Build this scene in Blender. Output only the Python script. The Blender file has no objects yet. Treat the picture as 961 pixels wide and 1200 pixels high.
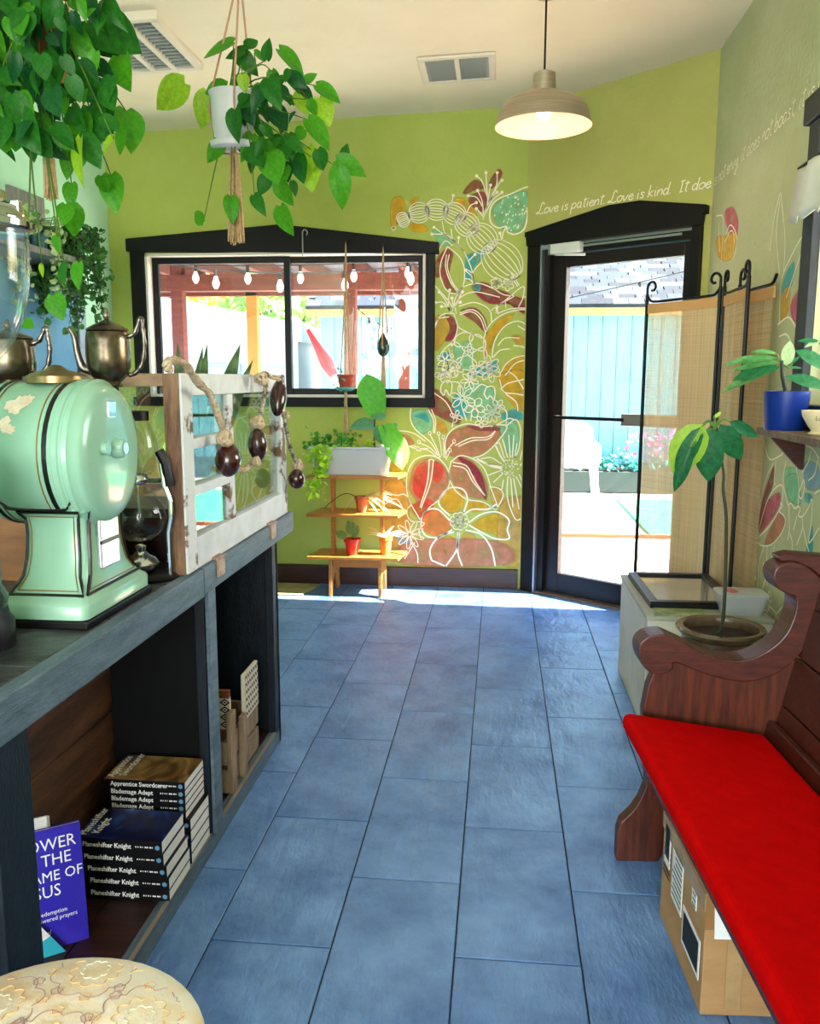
import bpy, math, random
from mathutils import Vector as V, Matrix
from math import sin, cos, pi, radians as RAD
random.seed(7)
S = bpy.context.scene
COL = S.collection
# ------------------------------------------------------------ camera
FPX, PITCH, YAW, ROLL = 996.885, .156432, .103851, .0022476
CAM = V((.0846, 0, 1.39))
_fw = V((-sin(YAW), cos(YAW), 0)); _rt = V((cos(YAW), sin(YAW), 0)); _up = V((0, 0, 1))
FW = _fw*cos(PITCH)-_up*sin(PITCH); _u2 = _up*cos(PITCH)+_fw*sin(PITCH)
RT = _rt*cos(ROLL)+_u2*sin(ROLL); UP = _u2*cos(ROLL)-_rt*sin(ROLL)
cd = bpy.data.cameras.new('camera'); cd.sensor_fit = 'VERTICAL'; cd.sensor_height = 36
cd.lens = 36*FPX/1200; cd.clip_start = .05; cd.clip_end = 200
cam = bpy.data.objects.new('camera', cd); COL.objects.link(cam)
m = Matrix((RT, UP, -FW)).transposed().to_4x4(); m.translation = CAM; cam.matrix_world = m
S.camera = cam
# ------------------------------------------------------------ world, sun, fill light, exposure
w = bpy.data.worlds.new('sky'); S.world = w; w.use_nodes = True
nt = w.node_tree; bg = nt.nodes['Background']
sky = nt.nodes.new('ShaderNodeTexSky'); sky.sky_type = 'NISHITA'; sky.sun_disc = False
sky.sun_elevation = RAD(39); sky.sun_rotation = RAD(88); sky.dust_density = 2.0
nt.links.new(sky.outputs[0], bg.inputs[0]); bg.inputs[1].default_value = SKY_STRENGTH = .7
sl = bpy.data.lights.new('sun', 'SUN'); sl.energy = 42; sl.angle = RAD(.6); sl.color = (1, .93, .82)
so = bpy.data.objects.new('sun', sl); COL.objects.link(so)
so.rotation_euler = V((-cos(RAD(39)), .02, -sin(RAD(39)))).to_track_quat('-Z', 'Y').to_euler()
so.location = (8, 5, 8)
def area(name, loc, direction, sx, sy, energy, col):
    l = bpy.data.lights.new(name, 'AREA'); l.shape = 'RECTANGLE'; l.size = sx; l.size_y = sy; l.energy = energy; l.color = col
    o = bpy.data.objects.new(name, l); COL.objects.link(o); o.location = loc
    o.rotation_euler = V(direction).to_track_quat('-Z', 'Z').to_euler()
    return o
# unseen fill light added behind the camera to brighten the room
area('rear_fill', (-.6, -3.4, 1.6), (0, 1, .12), 3.4, 2.4, 150, (1, .97, .92))
S.view_settings.view_transform = 'Standard'; S.view_settings.look = 'None'
S.view_settings.exposure = 1.03; S.view_settings.gamma = 1; S.view_settings.use_curve_mapping = False
# ------------------------------------------------------------ measuring aids: a sight line of the photo met with a real plane
def ray(x, y): return FW+RT*((x-480.5)/FPX)-UP*((y-600)/FPX)
def atY(x, y, Y): d = ray(x, y); return CAM+d*(Y/d.y)
def atX(x, y, X): d = ray(x, y); return CAM+d*((X-CAM.x)/d.x)
def atZ(x, y, Z): d = ray(x, y); return CAM+d*((Z-CAM.z)/d.z)
# ------------------------------------------------------------ materials
def lin(c):
    if isinstance(c, str): c = [int(c[i:i+2], 16)/255 for i in (0, 2, 4)]
    return tuple((x/12.92 if x <= .04045 else ((x+.055)/1.055)**2.4) for x in c)+(1,)
MATS = {}
def mat(name, col, rough=.6, metal=0, col2=None, ns=8, nd=3, stretch=(1, 1, 1), lo=.35, hi=.65, bump=0, bs=60, spec=.5, trans=0, coat=0, emit=0, alpha=1, ior=1.45, sss=0):
    if name in MATS: return MATS[name]
    M = bpy.data.materials.new(name); M.use_nodes = True; t = M.node_tree; b = t.nodes['Principled BSDF']
    I = b.inputs
    I['Base Color'].default_value = lin(col); I['Roughness'].default_value = rough; I['Metallic'].default_value = metal
    I['Specular IOR Level'].default_value = spec; I['IOR'].default_value = ior
    I['Transmission Weight'].default_value = trans; I['Coat Weight'].default_value = coat
    if emit: I['Emission Color'].default_value = lin(col); I['Emission Strength'].default_value = emit
    if col2 or bump:
        tc = t.nodes.new('ShaderNodeTexCoord'); mp = t.nodes.new('ShaderNodeMapping'); mp.inputs['Scale'].default_value = stretch
        t.links.new(tc.outputs['Object'], mp.inputs[0])
    if col2:
        n = t.nodes.new('ShaderNodeTexNoise'); n.inputs['Scale'].default_value = ns; n.inputs['Detail'].default_value = nd+2; n.inputs['Roughness'].default_value = .65
        t.links.new(mp.outputs[0], n.inputs['Vector'])
        r = t.nodes.new('ShaderNodeValToRGB'); r.color_ramp.elements[0].color = lin(col); r.color_ramp.elements[1].color = lin(col2)
        r.color_ramp.elements[0].position = lo; r.color_ramp.elements[1].position = hi
        t.links.new(n.outputs[0], r.inputs[0]); t.links.new(r.outputs[0], I['Base Color'])
    if bump:
        n2 = t.nodes.new('ShaderNodeTexNoise'); n2.inputs['Scale'].default_value = bs; n2.inputs['Detail'].default_value = 4
        t.links.new(mp.outputs[0], n2.inputs['Vector'])
        bp = t.nodes.new('ShaderNodeBump'); bp.inputs['Strength'].default_value = bump; bp.inputs['Distance'].default_value = .01
        t.links.new(n2.outputs[0], bp.inputs['Height']); t.links.new(bp.outputs[0], I['Normal'])
    MATS[name] = M; return M
def glassmat(name, tint=(1, 1, 1), ior=1.5, rough=.0):
    M = bpy.data.materials.new(name); M.use_nodes = True; t = M.node_tree; t.nodes.remove(t.nodes['Principled BSDF'])
    o = t.nodes['Material Output']; tr = t.nodes.new('ShaderNodeBsdfTransparent'); tr.inputs[0].default_value = (*tint, 1)
    gl = t.nodes.new('ShaderNodeBsdfGlossy'); gl.inputs['Roughness'].default_value = rough
    fr = t.nodes.new('ShaderNodeFresnel'); ge = t.nodes.new('ShaderNodeNewGeometry'); mr = t.nodes.new('ShaderNodeMapRange')
    mr.inputs['To Min'].default_value = ior; mr.inputs['To Max'].default_value = 1/ior      # leaving the pane refracts like entering it
    t.links.new(ge.outputs['Backfacing'], mr.inputs['Value']); t.links.new(mr.outputs[0], fr.inputs[0])
    mx = t.nodes.new('ShaderNodeMixShader'); t.links.new(fr.outputs[0], mx.inputs[0]); t.links.new(tr.outputs[0], mx.inputs[1]); t.links.new(gl.outputs[0], mx.inputs[2])
    t.links.new(mx.outputs[0], o.inputs[0]); MATS[name] = M; return M
GLASS = glassmat('window_glass', (.97, .99, .985)); GLASS2 = glassmat('old_glass', (.86, .93, .91), 1.6); GLASSJ = glassmat('clear_vessel_glass', (.93, .95, .96), 1.55, .02)
def leafmat(name, c1, c2, rough=.42, tr=.3):
    if name in MATS: return MATS[name]
    M = mat(name, c1, rough, col2=c2, ns=9, nd=2, spec=.28); t = M.node_tree; b = t.nodes['Principled BSDF']; o = t.nodes['Material Output']
    tl = t.nodes.new('ShaderNodeBsdfTranslucent'); tl.inputs[0].default_value = lin(c2)
    mx = t.nodes.new('ShaderNodeMixShader'); mx.inputs[0].default_value = tr
    t.links.new(b.outputs[0], mx.inputs[1]); t.links.new(tl.outputs[0], mx.inputs[2]); t.links.new(mx.outputs[0], o.inputs[0])
    return M
# ------------------------------------------------------------ mesh helpers (all shapes are given in world metres)
WM = {}
def catmull(p, n=6, closed=False):
    p = [V(q) for q in p]; N = len(p)
    if N < 3: return p
    out = []
    for i in range(N if closed else N-1):
        if closed: a, b, c, d = p[i-1], p[i], p[(i+1) % N], p[(i+2) % N]
        else:
            b, c = p[i], p[i+1]; a = p[i-1] if i else b*2-c; d = p[i+2] if i+2 < N else c*2-b
        for k in range(n):
            t = k/n; out.append(.5*((2*b)+(c-a)*t+(2*a-5*b+4*c-d)*t*t+(3*b-a-3*c+d)*t**3))
    if not closed: out.append(p[-1].copy())
    return out
class G:
    def __init__(s): s.v = []; s.f = []
    def add(s, vs, fs):
        o = len(s.v); s.v += [V(x) for x in vs]; s.f += [tuple(i+o for i in f) for f in fs]; return s
    def box(s, x0, x1, y0, y1, z0, z1, M=None):
        vs = [V((x, y, z)) for z in (z0, z1) for y in (y0, y1) for x in (x0, x1)]
        if M: vs = [M @ v for v in vs]
        return s.add(vs, [(0, 2, 3, 1), (4, 5, 7, 6), (0, 1, 5, 4), (2, 6, 7, 3), (0, 4, 6, 2), (1, 3, 7, 5)])
    def prism(s, poly, a, b, ax='Y', M=None):
        n = len(poly)
        f = {'Y': lambda p, t: (p[0], t, p[1]), 'X': lambda p, t: (t, p[0], p[1]), 'Z': lambda p, t: (p[0], p[1], t)}[ax]
        vs = [V(f(p, a)) for p in poly]+[V(f(p, b)) for p in poly]
        if M: vs = [M @ v for v in vs]
        return s.add(vs, [tuple(range(n)), tuple(range(2*n-1, n-1, -1))]+[(i, n+i, n+(i+1) % n, (i+1) % n) for i in range(n)])
    def lathe(s, prof, c, n=24, M=None, caps=True):
        vs = []; c = V(c)
        for r, z in prof:
            for k in range(n):
                a = 2*pi*k/n; p = V((r*cos(a), r*sin(a), z)); vs.append(c+(M @ p if M else p))
        fs = [(i*n+k, i*n+(k+1) % n, (i+1)*n+(k+1) % n, (i+1)*n+k) for i in range(len(prof)-1) for k in range(n)]
        if caps:
            if prof[0][0] > 1e-4: fs.append(tuple(range(n-1, -1, -1)))
            if prof[-1][0] > 1e-4: fs.append(tuple((len(prof)-1)*n+k for k in range(n)))
        return s.add(vs, fs)
    def tube(s, path, r, n=8, caps=True):
        P = [V(p) for p in path]; N = len(P); R = r if isinstance(r, (list, tuple)) else [r]*N
        if len(R) != N: R = [R[0]+(R[-1]-R[0])*i/(N-1) for i in range(N)]
        t = (P[1]-P[0]).normalized(); u = t.orthogonal().normalized(); vs = []
        for i in range(N):
            t = (P[min(i+1, N-1)]-P[max(i-1, 0)])
            t = t.normalized() if t.length > 1e-9 else V((0, 0, 1))
            u = (u-t*u.dot(t)); u = u.normalized() if u.length > 1e-6 else t.orthogonal().normalized(); b = t.cross(u)
            vs += [P[i]+(u*cos(2*pi*k/n)+b*sin(2*pi*k/n))*R[i] for k in range(n)]
        fs = [(i*n+k, i*n+(k+1) % n, (i+1)*n+(k+1) % n, (i+1)*n+k) for i in range(N-1) for k in range(n)]
        if caps: fs += [tuple(range(n-1, -1, -1)), tuple((N-1)*n+k for k in range(n))]
        return s.add(vs, fs)
    def ball(s, c, rx, ry=None, rz=None, n=12, m=8, M=None):
        ry = ry or rx; rz = rz or rx; vs = []; c = V(c)
        for i in range(m+1):
            a = pi*i/m
            for k in range(n):
                b = 2*pi*k/n; p = V((rx*sin(a)*cos(b), ry*sin(a)*sin(b), -rz*cos(a))); vs.append(c+(M @ p if M else p))
        return s.add(vs, [(i*n+k, i*n+(k+1) % n, (i+1)*n+(k+1) % n, (i+1)*n+k) for i in range(m) for k in range(n)])
    def loft(s, secs, caps=True):
        n = len(secs[0]); vs = [p for q in secs for p in q]
        fs = [(i*n+k, i*n+(k+1) % n, (i+1)*n+(k+1) % n, (i+1)*n+k) for i in range(len(secs)-1) for k in range(n)]
        if caps: fs += [tuple(range(n-1, -1, -1)), tuple((len(secs)-1)*n+k for k in range(n))]
        return s.add(vs, fs)
    def xf(s, M): s.v = [M @ v for v in s.v]; return s
    def build(s, name, mt, parent=None, smooth=False, bevel=0, seg=2, label=None, cat=None, group=None, kind=None, sub=0, solid=0):
        me = bpy.data.meshes.new(name)
        if parent is not None:
            M = WM[parent.name]; iv = M.inverted(); vs = [iv @ v for v in s.v]; org = None
        else:
            xs = [v.x for v in s.v]; ys = [v.y for v in s.v]; zs = [v.z for v in s.v]
            org = V(((min(xs)+max(xs))/2, (min(ys)+max(ys))/2, min(zs))); vs = [v-org for v in s.v]; M = Matrix.Translation(org)
        me.from_pydata([tuple(v) for v in vs], [], s.f); me.validate()
        mt = mt if isinstance(mt, (list, tuple)) else [mt]
        for q in mt: me.materials.append(q)
        import bmesh
        bm = bmesh.new(); bm.from_mesh(me); bmesh.ops.recalc_face_normals(bm, faces=bm.faces); bm.to_mesh(me); bm.free()
        if smooth:
            for p in me.polygons: p.use_smooth = True
            if smooth != 2:
                try: me.set_sharp_from_angle(angle=RAD(40))
                except Exception: pass
        o = bpy.data.objects.new(name, me); COL.objects.link(o)
        if parent is not None: o.parent = parent
        else: o.location = org
        WM[o.name] = M
        if bevel:
            b = o.modifiers.new('bevel', 'BEVEL'); b.width = bevel; b.segments = seg; b.limit_method = 'ANGLE'; b.angle_limit = RAD(35)
        if solid: q = o.modifiers.new('thick', 'SOLIDIFY'); q.thickness = solid; q.offset = 0
        if sub: q = o.modifiers.new('sub', 'SUBSURF'); q.levels = q.render_levels = sub
        tag(o, label, cat, group, kind); return o
def tag(o, label=None, cat=None, group=None, kind=None):
    for k, x in (('label', label), ('category', cat), ('group', group), ('kind', kind)):
        if x: o[k] = x
    return o
def thing(name, label, cat, loc=(0, 0, 0), group=None, kind=None, rz=0):
    o = bpy.data.objects.new(name, None); COL.objects.link(o); o.empty_display_size = .1
    o.location = loc; o.rotation_euler = (0, 0, rz)
    WM[o.name] = Matrix.Translation(V(loc)) @ Matrix.Rotation(rz, 4, 'Z')
    return tag(o, label, cat, group, kind)
def inst(me, name, Mw, parent, label=None):
    o = bpy.data.objects.new(name, me); COL.objects.link(o); o.parent = parent
    o.matrix_basis = WM[parent.name].inverted() @ Mw; WM[o.name] = WM[parent.name]
    if label: o['label'] = label
    return o
def copytree(o, loc=None, parent=None, label=None):
    c = o.copy(); COL.objects.link(c); c.parent = parent
    if loc is not None: c.location = loc
    if label: c['label'] = label
    for ch in o.children: copytree(ch, None, c)
    return c
_txt = {}
def textmesh(s, size, shear=0, bold=0, sx=1, align='CENTER'):
    k = (s, size, shear, bold, sx, align)
    if k in _txt: return _txt[k]
    c = bpy.data.curves.new('t', 'FONT'); c.body = s; c.size = size; c.shear = shear; c.offset = bold; c.align_x = align; c.resolution_u = 2
    o = bpy.data.objects.new('t', c); COL.objects.link(o)
    dg = bpy.context.evaluated_depsgraph_get(); dg.update()
    me = bpy.data.meshes.new_from_object(o.evaluated_get(dg)); r = ([V((v.co.x*sx, v.co.y, 0)) for v in me.vertices], [tuple(p.vertices) for p in me.polygons])
    bpy.data.objects.remove(o); bpy.data.curves.remove(c); bpy.data.meshes.remove(me)
    _txt[k] = r; return r
def textG(g, s, size, org, ex, ey, **kw):
    vs, fs = textmesh(s, size, **kw); ex = V(ex).normalized(); ey = V(ey).normalized(); g.add([V(org)+ex*v.x+ey*v.y for v in vs], fs); return g
# leaf shapes: base at the origin, tip at (0,1,0), upper side +Z
def leafmesh(name, mt, wid=.75, heart=.12, fold=.18, droop=.25, peak=.32, n=7, wav=0):
    g = G(); rows = []
    for i in range(n+1):
        t = i/n
        if t < peak: h = math.sqrt(max(0, 1-((peak-t)/peak)**2)); h = .25*h+.75*h if heart == 0 else .35+.65*h
        else: h = max(0, 1-((t-peak)/(1-peak))**1.9)
        if i == 0 and heart == 0: h = .02
        hw = wid/2*h; z = -droop*t*t
        y0 = t-(heart*.0)
        lz = fold*hw+wav*sin(t*17)
        if heart and i == 0: hw = wid/2*.70; lz = fold*hw
        yo, yh = (t+.01, t-heart) if i == 0 and heart else (t-(heart*.25 if i == 1 else 0), t-(heart*.12 if i == 1 else 0))
        rows.append([(-hw, yo, z+lz), (-hw*.5, yh, z+lz*.55), (0, t, z), (hw*.5, yh, z+lz*.55), (hw, yo, z+lz)])
    for r in rows: g.v += [V(q) for q in r]
    for i in range(n):
        for k in range(4): g.f.append((i*5+k, i*5+k+1, (i+1)*5+k+1, (i+1)*5+k))
    me = bpy.data.meshes.new(name); me.from_pydata([tuple(v) for v in g.v], [], g.f); me.materials.append(mt)
    for p in me.polygons: p.use_smooth = True
    return me
def leafM(base, tip, width=1, roll=0, toward=None):
    b, t = V(base), V(tip); d = t-b; L = d.length; y = d/L
    nrm = (toward if toward is not None else (CAM-b)).normalized(); z = nrm-y*nrm.dot(y)
    z = z.normalized() if z.length > 1e-4 else y.orthogonal().normalized(); x = y.cross(z)
    M = Matrix((x*width*L, y*L, z*L)).transposed().to_4x4(); M = M @ Matrix.Rotation(roll, 4, 'Y'); M.translation = b; return M
# ============================================================ STRUCTURE
WALLC = ('a2b14e', 'abb85a')
M_wall = mat('green_plaster', WALLC[0], .75, col2=WALLC[1], ns=3, bump=.25, bs=45)
M_wallD = mat('olive_plaster', 'a8a858', .75, col2='b0af62', ns=3, bump=.25, bs=45)
M_wallR = mat('pale_sage_plaster', 'aeb083', .75, col2='b6b890', ns=2.5, bump=.4, bs=40)
M_ceil = mat('cream_ceiling', 'efe3c6', .8, col2='eadcbc', ns=2, bump=.1, bs=60)
M_mint = mat('mint_wall', 'a9dcbc', .7, col2='b5e2c6', ns=3)
M_black = mat('black_stained_wood', '060606', .5, col2='0c0a08', ns=6, stretch=(1, 1, 8), bump=.1, spec=.25)
M_brownbase = mat('dark_brown_baseboard', '2b1610', .45, col2='47251a', ns=5, stretch=(1, 1, 14), bump=.1)
M_trimw = mat('white_window_trim', 'd9cfc2', .5)
M_bronze = mat('dark_bronze_frame', '0c0908', .45, spec=.3)
M_slate = None
def slate():
    M = bpy.data.materials.new('blue_slate_tile'); M.use_nodes = True; t = M.node_tree; b = t.nodes['Principled BSDF']
    tc = t.nodes.new('ShaderNodeTexCoord'); oi = t.nodes.new('ShaderNodeObjectInfo')
    ad = t.nodes.new('ShaderNodeVectorMath'); ad.operation = 'MULTIPLY_ADD'; ad.inputs[1].default_value = (17, 23, 11)
    cb = t.nodes.new('ShaderNodeCombineXYZ')
    for i in range(3): t.links.new(oi.outputs['Random'], cb.inputs[i])
    t.links.new(cb.outputs[0], ad.inputs[0]); t.links.new(tc.outputs['Object'], ad.inputs[2])
    n = t.nodes.new('ShaderNodeTexNoise'); n.inputs['Scale'].default_value = 4.5; n.inputs['Detail'].default_value = 7; n.inputs['Roughness'].default_value = .62
    t.links.new(ad.outputs[0], n.inputs['Vector'])
    r = t.nodes.new('ShaderNodeValToRGB'); e = r.color_ramp.elements
    e[0].position = .3; e[0].color = lin('3d649e'); e[1].position = .72; e[1].color = lin('769fd6')
    t.links.new(n.outputs[0], r.inputs[0]); t.links.new(r.outputs[0], b.inputs['Base Color'])
    mp = t.nodes.new('ShaderNodeMapping'); mp.inputs['Scale'].default_value = (7, 2.6, 1); mp.inputs['Rotation'].default_value = (0, 0, .7)
    t.links.new(ad.outputs[0], mp.inputs[0])
    n2 = t.nodes.new('ShaderNodeTexNoise'); n2.inputs['Scale'].default_value = 1.6; n2.inputs['Detail'].default_value = 8; n2.inputs['Roughness'].default_value = .6; n2.inputs['Distortion'].default_value = .15
    t.links.new(mp.outputs[0], n2.inputs['Vector'])
    bp = t.nodes.new('ShaderNodeBump'); bp.inputs['Strength'].default_value = .8; bp.inputs['Distance'].default_value = .02
    t.links.new(n2.outputs[0], bp.inputs['Height']); t.links.new(bp.outputs[0], b.inputs['Normal'])
    b.inputs['Roughness'].default_value = .3; b.inputs['Specular IOR Level'].default_value = .6
    return M
M_slate = slate()
M_grout = mat('dark_grout', '23262c', .8)
def zc(x): return 3.04+.035*(x-.233)
XL, XR, YB, YC, YF = -2.5, 1.19, 5.59, 4.86, -3.6
# floor: grout bed with slate tiles in running bond
floor = G().prism([(XL, YF), (XR, YF), (XR, YC), (.233, YB), (XL, YB)], -.12, -.004, 'Z').build('floor', M_grout, label='blue slate tile floor with dark grout lines', kind='structure')
tw, tl, gp = .305, .61, .002
g = G().box(gp, tw-gp, gp, tl-gp, -.004, .0)
_t0 = g.build('tile', M_slate, floor, bevel=.0015, seg=1); tile_me = _t0.data; bpy.data.objects.remove(_t0)
bev = G()
def tile_mesh(x0, x1, y0, y1):
    # bevelled slab, own mesh only where cut by a wall
    e = .002; q = G(); a = [(x0, y0), (x1, y0), (x1, y1), (x0, y1)]; b_ = [(x0+e, y0+e), (x1-e, y0+e), (x1-e, y1-e), (x0+e, y1-e)]
    q.add([(p[0], p[1], -.006) for p in a]+[(p[0], p[1], -.0015) for p in a]+[(p[0], p[1], 0) for p in b_],
          [(0, 1, 5, 4), (1, 2, 6, 5), (2, 3, 7, 6), (3, 0, 4, 7), (4, 5, 9, 8), (5, 6, 10, 9), (6, 7, 11, 10), (7, 4, 8, 11), (8, 9, 10, 11)])
    return q
_full = tile_mesh(gp, tw-gp, gp, tl-gp); fm = bpy.data.meshes.new('tile'); fm.from_pydata([tuple(v) for v in _full.v], [], _full.f); fm.materials.append(M_slate)
fcount = 0
for k in range(-9, 4):
    off = 1.876 if k % 2 == 0 else 1.876+tl/2
    for j in range(-4, 7):
        x0 = k*tw; y0 = off+j*tl
        x1 = x0+tw; y1 = y0+tl
        if y0 < .2: continue
        X0, X1, Y1 = max(x0, XL), min(x1, XR), min(y1, YB)
        if X1-X0 < .03 or Y1-y0 < .02: continue
        dia = lambda x: YB-(x-.233)*.7633
        if x1 > .24 and y1 > dia(x1):      # cut by the diagonal wall
            poly = [(X0+gp, y0+gp), (X1-gp, y0+gp), (X1-gp, Y1-gp), (X0+gp, Y1-gp)]; out = []
            for i in range(4):
                p, q = poly[i], poly[(i+1) % 4]; fp = dia(p[0])-p[1]; fq = dia(q[0])-q[1]
                if fp >= 0: out.append(p)
                if fp*fq < 0: s_ = fp/(fp-fq); out.append((p[0]+(q[0]-p[0])*s_, p[1]+(q[1]-p[1])*s_))
            if len(out) >= 3: G().prism(out, -.006, 0, 'Z').build('tile', M_slate, floor)
            continue
        if X0 == x0 and X1 == x1 and Y1 == y1: inst(fm, 'tile', Matrix.Translation((x0, y0, 0)), floor)
        else: tile_mesh(X0+gp, X1-gp, y0+gp, Y1-gp).build('tile', M_slate, floor)
G().box(XL, XR, YF, .2+.25, -.004, -.0005).build('rear_tiles', M_slate, floor)
# back wall around the window opening
wx0, wx1, wz0, wz1 = -2.25, -.40, 1.27, 2.185
g = G()
for a in ((XL-.15, wx0, 0, 3.2), (wx1, .233, 0, 3.2), (wx0, wx1, 0, wz0), (wx0, wx1, wz1, 3.2)): g.box(a[0], a[1], YB, YB+.16, a[2], a[3])
wall_back = g.build('wall_back', M_wall, kind='structure', label='green plaster wall with black framed window')
# diagonal wall holding the glass door; local s along wall, t outwards
ex = V((XR-.233, YC-YB, 0)).normalized(); ey = V((-ex.y, ex.x, 0))
DM = Matrix((ex, ey, V((0, 0, 1)))).transposed().to_4x4(); DM.translation = V((.233, YB, 0)); DL = (V((XR, YC, 0))-V((.233, YB, 0))).length
DT = .2
def atD(x, y, t=0): d = ray(x, y); p0 = V((.233, YB, 0))+ey*t; return CAM+d*((p0-CAM).dot(ey)/d.dot(ey))
ds0, ds1, dz1 = .13, 1.12, 2.2
g = G().box(0, ds0, 0, DT, 0, 3.25).box(ds1, DL, 0, DT, 0, 3.25).box(ds0, ds1, 0, DT, dz1, 3.25).xf(DM)
wall_diag = g.build('wall_diagonal', M_wallD, kind='structure', label='angled green wall around the glass door')
# right wall with a side window
ry0, ry1, rz0, rz1 = 2.1, 3.22, 1.30, 2.26
g = G().box(XR, XR+.16, YF, ry0, 0, 3.3).box(XR, XR+.16, ry1, YC, 0, 3.3).box(XR, XR+.16, ry0, ry1, 0, rz0).box(XR, XR+.16, ry0, ry1, rz1, 3.3)
wall_right = g.build('wall_right', M_wallR, kind='structure', label='pale sage plaster wall at right with painted flowers')
wall_left = G().box(XL-.15, XL, YF, YB, 0, 3.1).build('wall_left', M_mint, kind='structure', label='mint painted wall behind the plant shelf')
g = G(); pts = [(XL-.15, YF), (XR+.1, YF), (XR+.1, YC+.1), (.3, YB+.15), (XL-.15, YB+.15)]
g.add([(x, y, zc(x)) for x, y in pts]+[(x, y, zc(x)+.12) for x, y in pts], [(0, 1, 2, 3, 4), (9, 8, 7, 6, 5)]+[(i, 5+i, 5+(i+1) % 5, (i+1) % 5) for i in range(5)])
ceiling = g.build('ceiling', M_ceil, kind='structure', label='cream painted ceiling, slightly sloped')
g = G().box(XL, .225, YB-.022, YB, 0, .13)
g.build('baseboard_back', M_brownbase, kind='structure', bevel=.004, label='dark brown wooden baseboard under the mural')
G().box(XR-.02, XR, YF, YC-.02, 0, .12).build('baseboard_right', M_brownbase, kind='structure', bevel=.004, label='dark brown baseboard along the right wall')
# ---- window_1
win = thing('window_1', 'wide sliding window in black pedimented casing', 'window', ((wx0+wx1)/2, YB, wz0), kind='structure')
cy0, cy1 = YB-.035, YB
g = G().prism([(-2.37, 2.205), (-.315, 2.165), (-.315, 2.235), (-1.33, 2.36), (-2.37, 2.285)], cy0-.012, cy1, 'Y'); g.build('header_casing', M_black, win, bevel=.004)
G().box(-2.35, wx0-.005, cy0, cy1, 1.2, 2.21).build('side_casing', M_black, win, bevel=.004)
G().box(wx1+.005, -.34, cy0, cy1, 1.2, 2.17).build('side_casing', M_black, win, bevel=.004)
G().box(-2.37, -.335, cy0-.006, cy1, 1.2, 1.262).build('bottom_casing', M_black, win, bevel=.004)
g = G().box(wx0, wx1, YB-.03, YB+.1, wz1-.012, wz1+.004).box(wx0, wx0+.016, YB-.03, YB+.1, wz0, wz1).box(wx1-.016, wx1, YB-.03, YB+.1, wz0, wz1).box(wx0, wx1, YB-.03, YB+.1, wz0-.008, wz0+.008)
g.build('reveal_trim', M_trimw, win)
for (a, b, y) in ((-2.234, -1.30, YB+.05), (-1.345, -.416, YB+.085)):
    fr = G(); z0, z1, fw_ = wz0+.008, wz1-.012, .04
    fr.box(a, a+fw_, y, y+.03, z0, z1).box(b-fw_, b, y, y+.03, z0, z1).box(a+fw_, b-fw_, y, y+.03, z0, z0+fw_).box(a+fw_, b-fw_, y, y+.03, z1-fw_, z1)
    sf = fr.build('sash_frame', M_bronze, win)
    G().box(a+fw_, b-fw_, y+.013, y+.016, z0+fw_, z1-fw_).build('pane', GLASS, sf)
# ---- door_1
door = thing('door_1', 'glass door in dark bronze frame with black pediment casing', 'door', DM @ V((.62, 0, 0)), kind='structure')
D = lambda g: g.xf(DM)
D(G().prism([(.02, 2.255), (.03, 2.255), (.035, 2.20), (1.165, 2.20), (1.17, 2.255), (1.19, 2.255), (1.19, 2.30), (.80, 2.372), (.60, 2.372), (.02, 2.285)], -.05, 0, 'Y')).build('header_casing', M_black, door, bevel=.004)
D(G().box(.035, ds0, -.035, 0, 0, 2.2)).build('side_casing', M_black, door, bevel=.004)
D(G().box(ds1-.01, 1.165, -.035, 0, 0, 2.2)).build('side_casing', M_black, door, bevel=.004)
M_alu = mat('aluminium', 'a6a7aa', .35, metal=.9)
D(G().box(ds0, ds0+.012, -.03, DT, 0, 2.2).box(ds0+.012, ds1, -.0, .03, 2.185, 2.2)).build('light_gap_strip', M_alu, door)  # bright strips stand in for the line of light between leaf and frame
D(G().box(ds0+.012, ds0+.055, .0, DT, 0, 2.185).box(ds1-.03, ds1, 0, DT, 0, 2.185).box(ds0+.055, ds1-.03, 0, DT, 2.14, 2.185)).build('jamb', M_bronze, door)
D(G().box(ds0, ds1, -.02, DT+.05, 0, .012)).build('threshold', mat('worn_sill', '7a6a60', .5, metal=.4), door)
la, lb = ds0+.058, ds1-.033
g = D(G().box(la, .283, .03, .075, .015, 2.135).box(1.045, lb, .03, .075, .015, 2.135).box(.283, 1.045, .03, .075, 2.06, 2.135).box(.283, 1.045, .03, .075, .015, .143))
M_rail = mat('brown_bronze_door', '140c0a', .42, spec=.35)
leaf = g.build('door_leaf', M_rail, door, bevel=.003)
D(G().box(.283, 1.045, .05, .055, .143, 2.06)).build('pane', GLASS, leaf)
h = atD(646, 490, -.02); hz = atD(700, 491, -.02).z
D(G().box(.25, .74, -.02, .0, hz-.010, hz+.010).box(.25, .27, -.02, .035, hz-.012, hz+.012)).build('push_bar', M_bronze, leaf, bevel=.003)
D(G().box(.72, 1.06, -.015, .03, hz-.035, hz+.035)).build('bar_housing', mat('bar_housing_grey', '8b8478', .4, metal=.5), leaf, bevel=.004)
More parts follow.
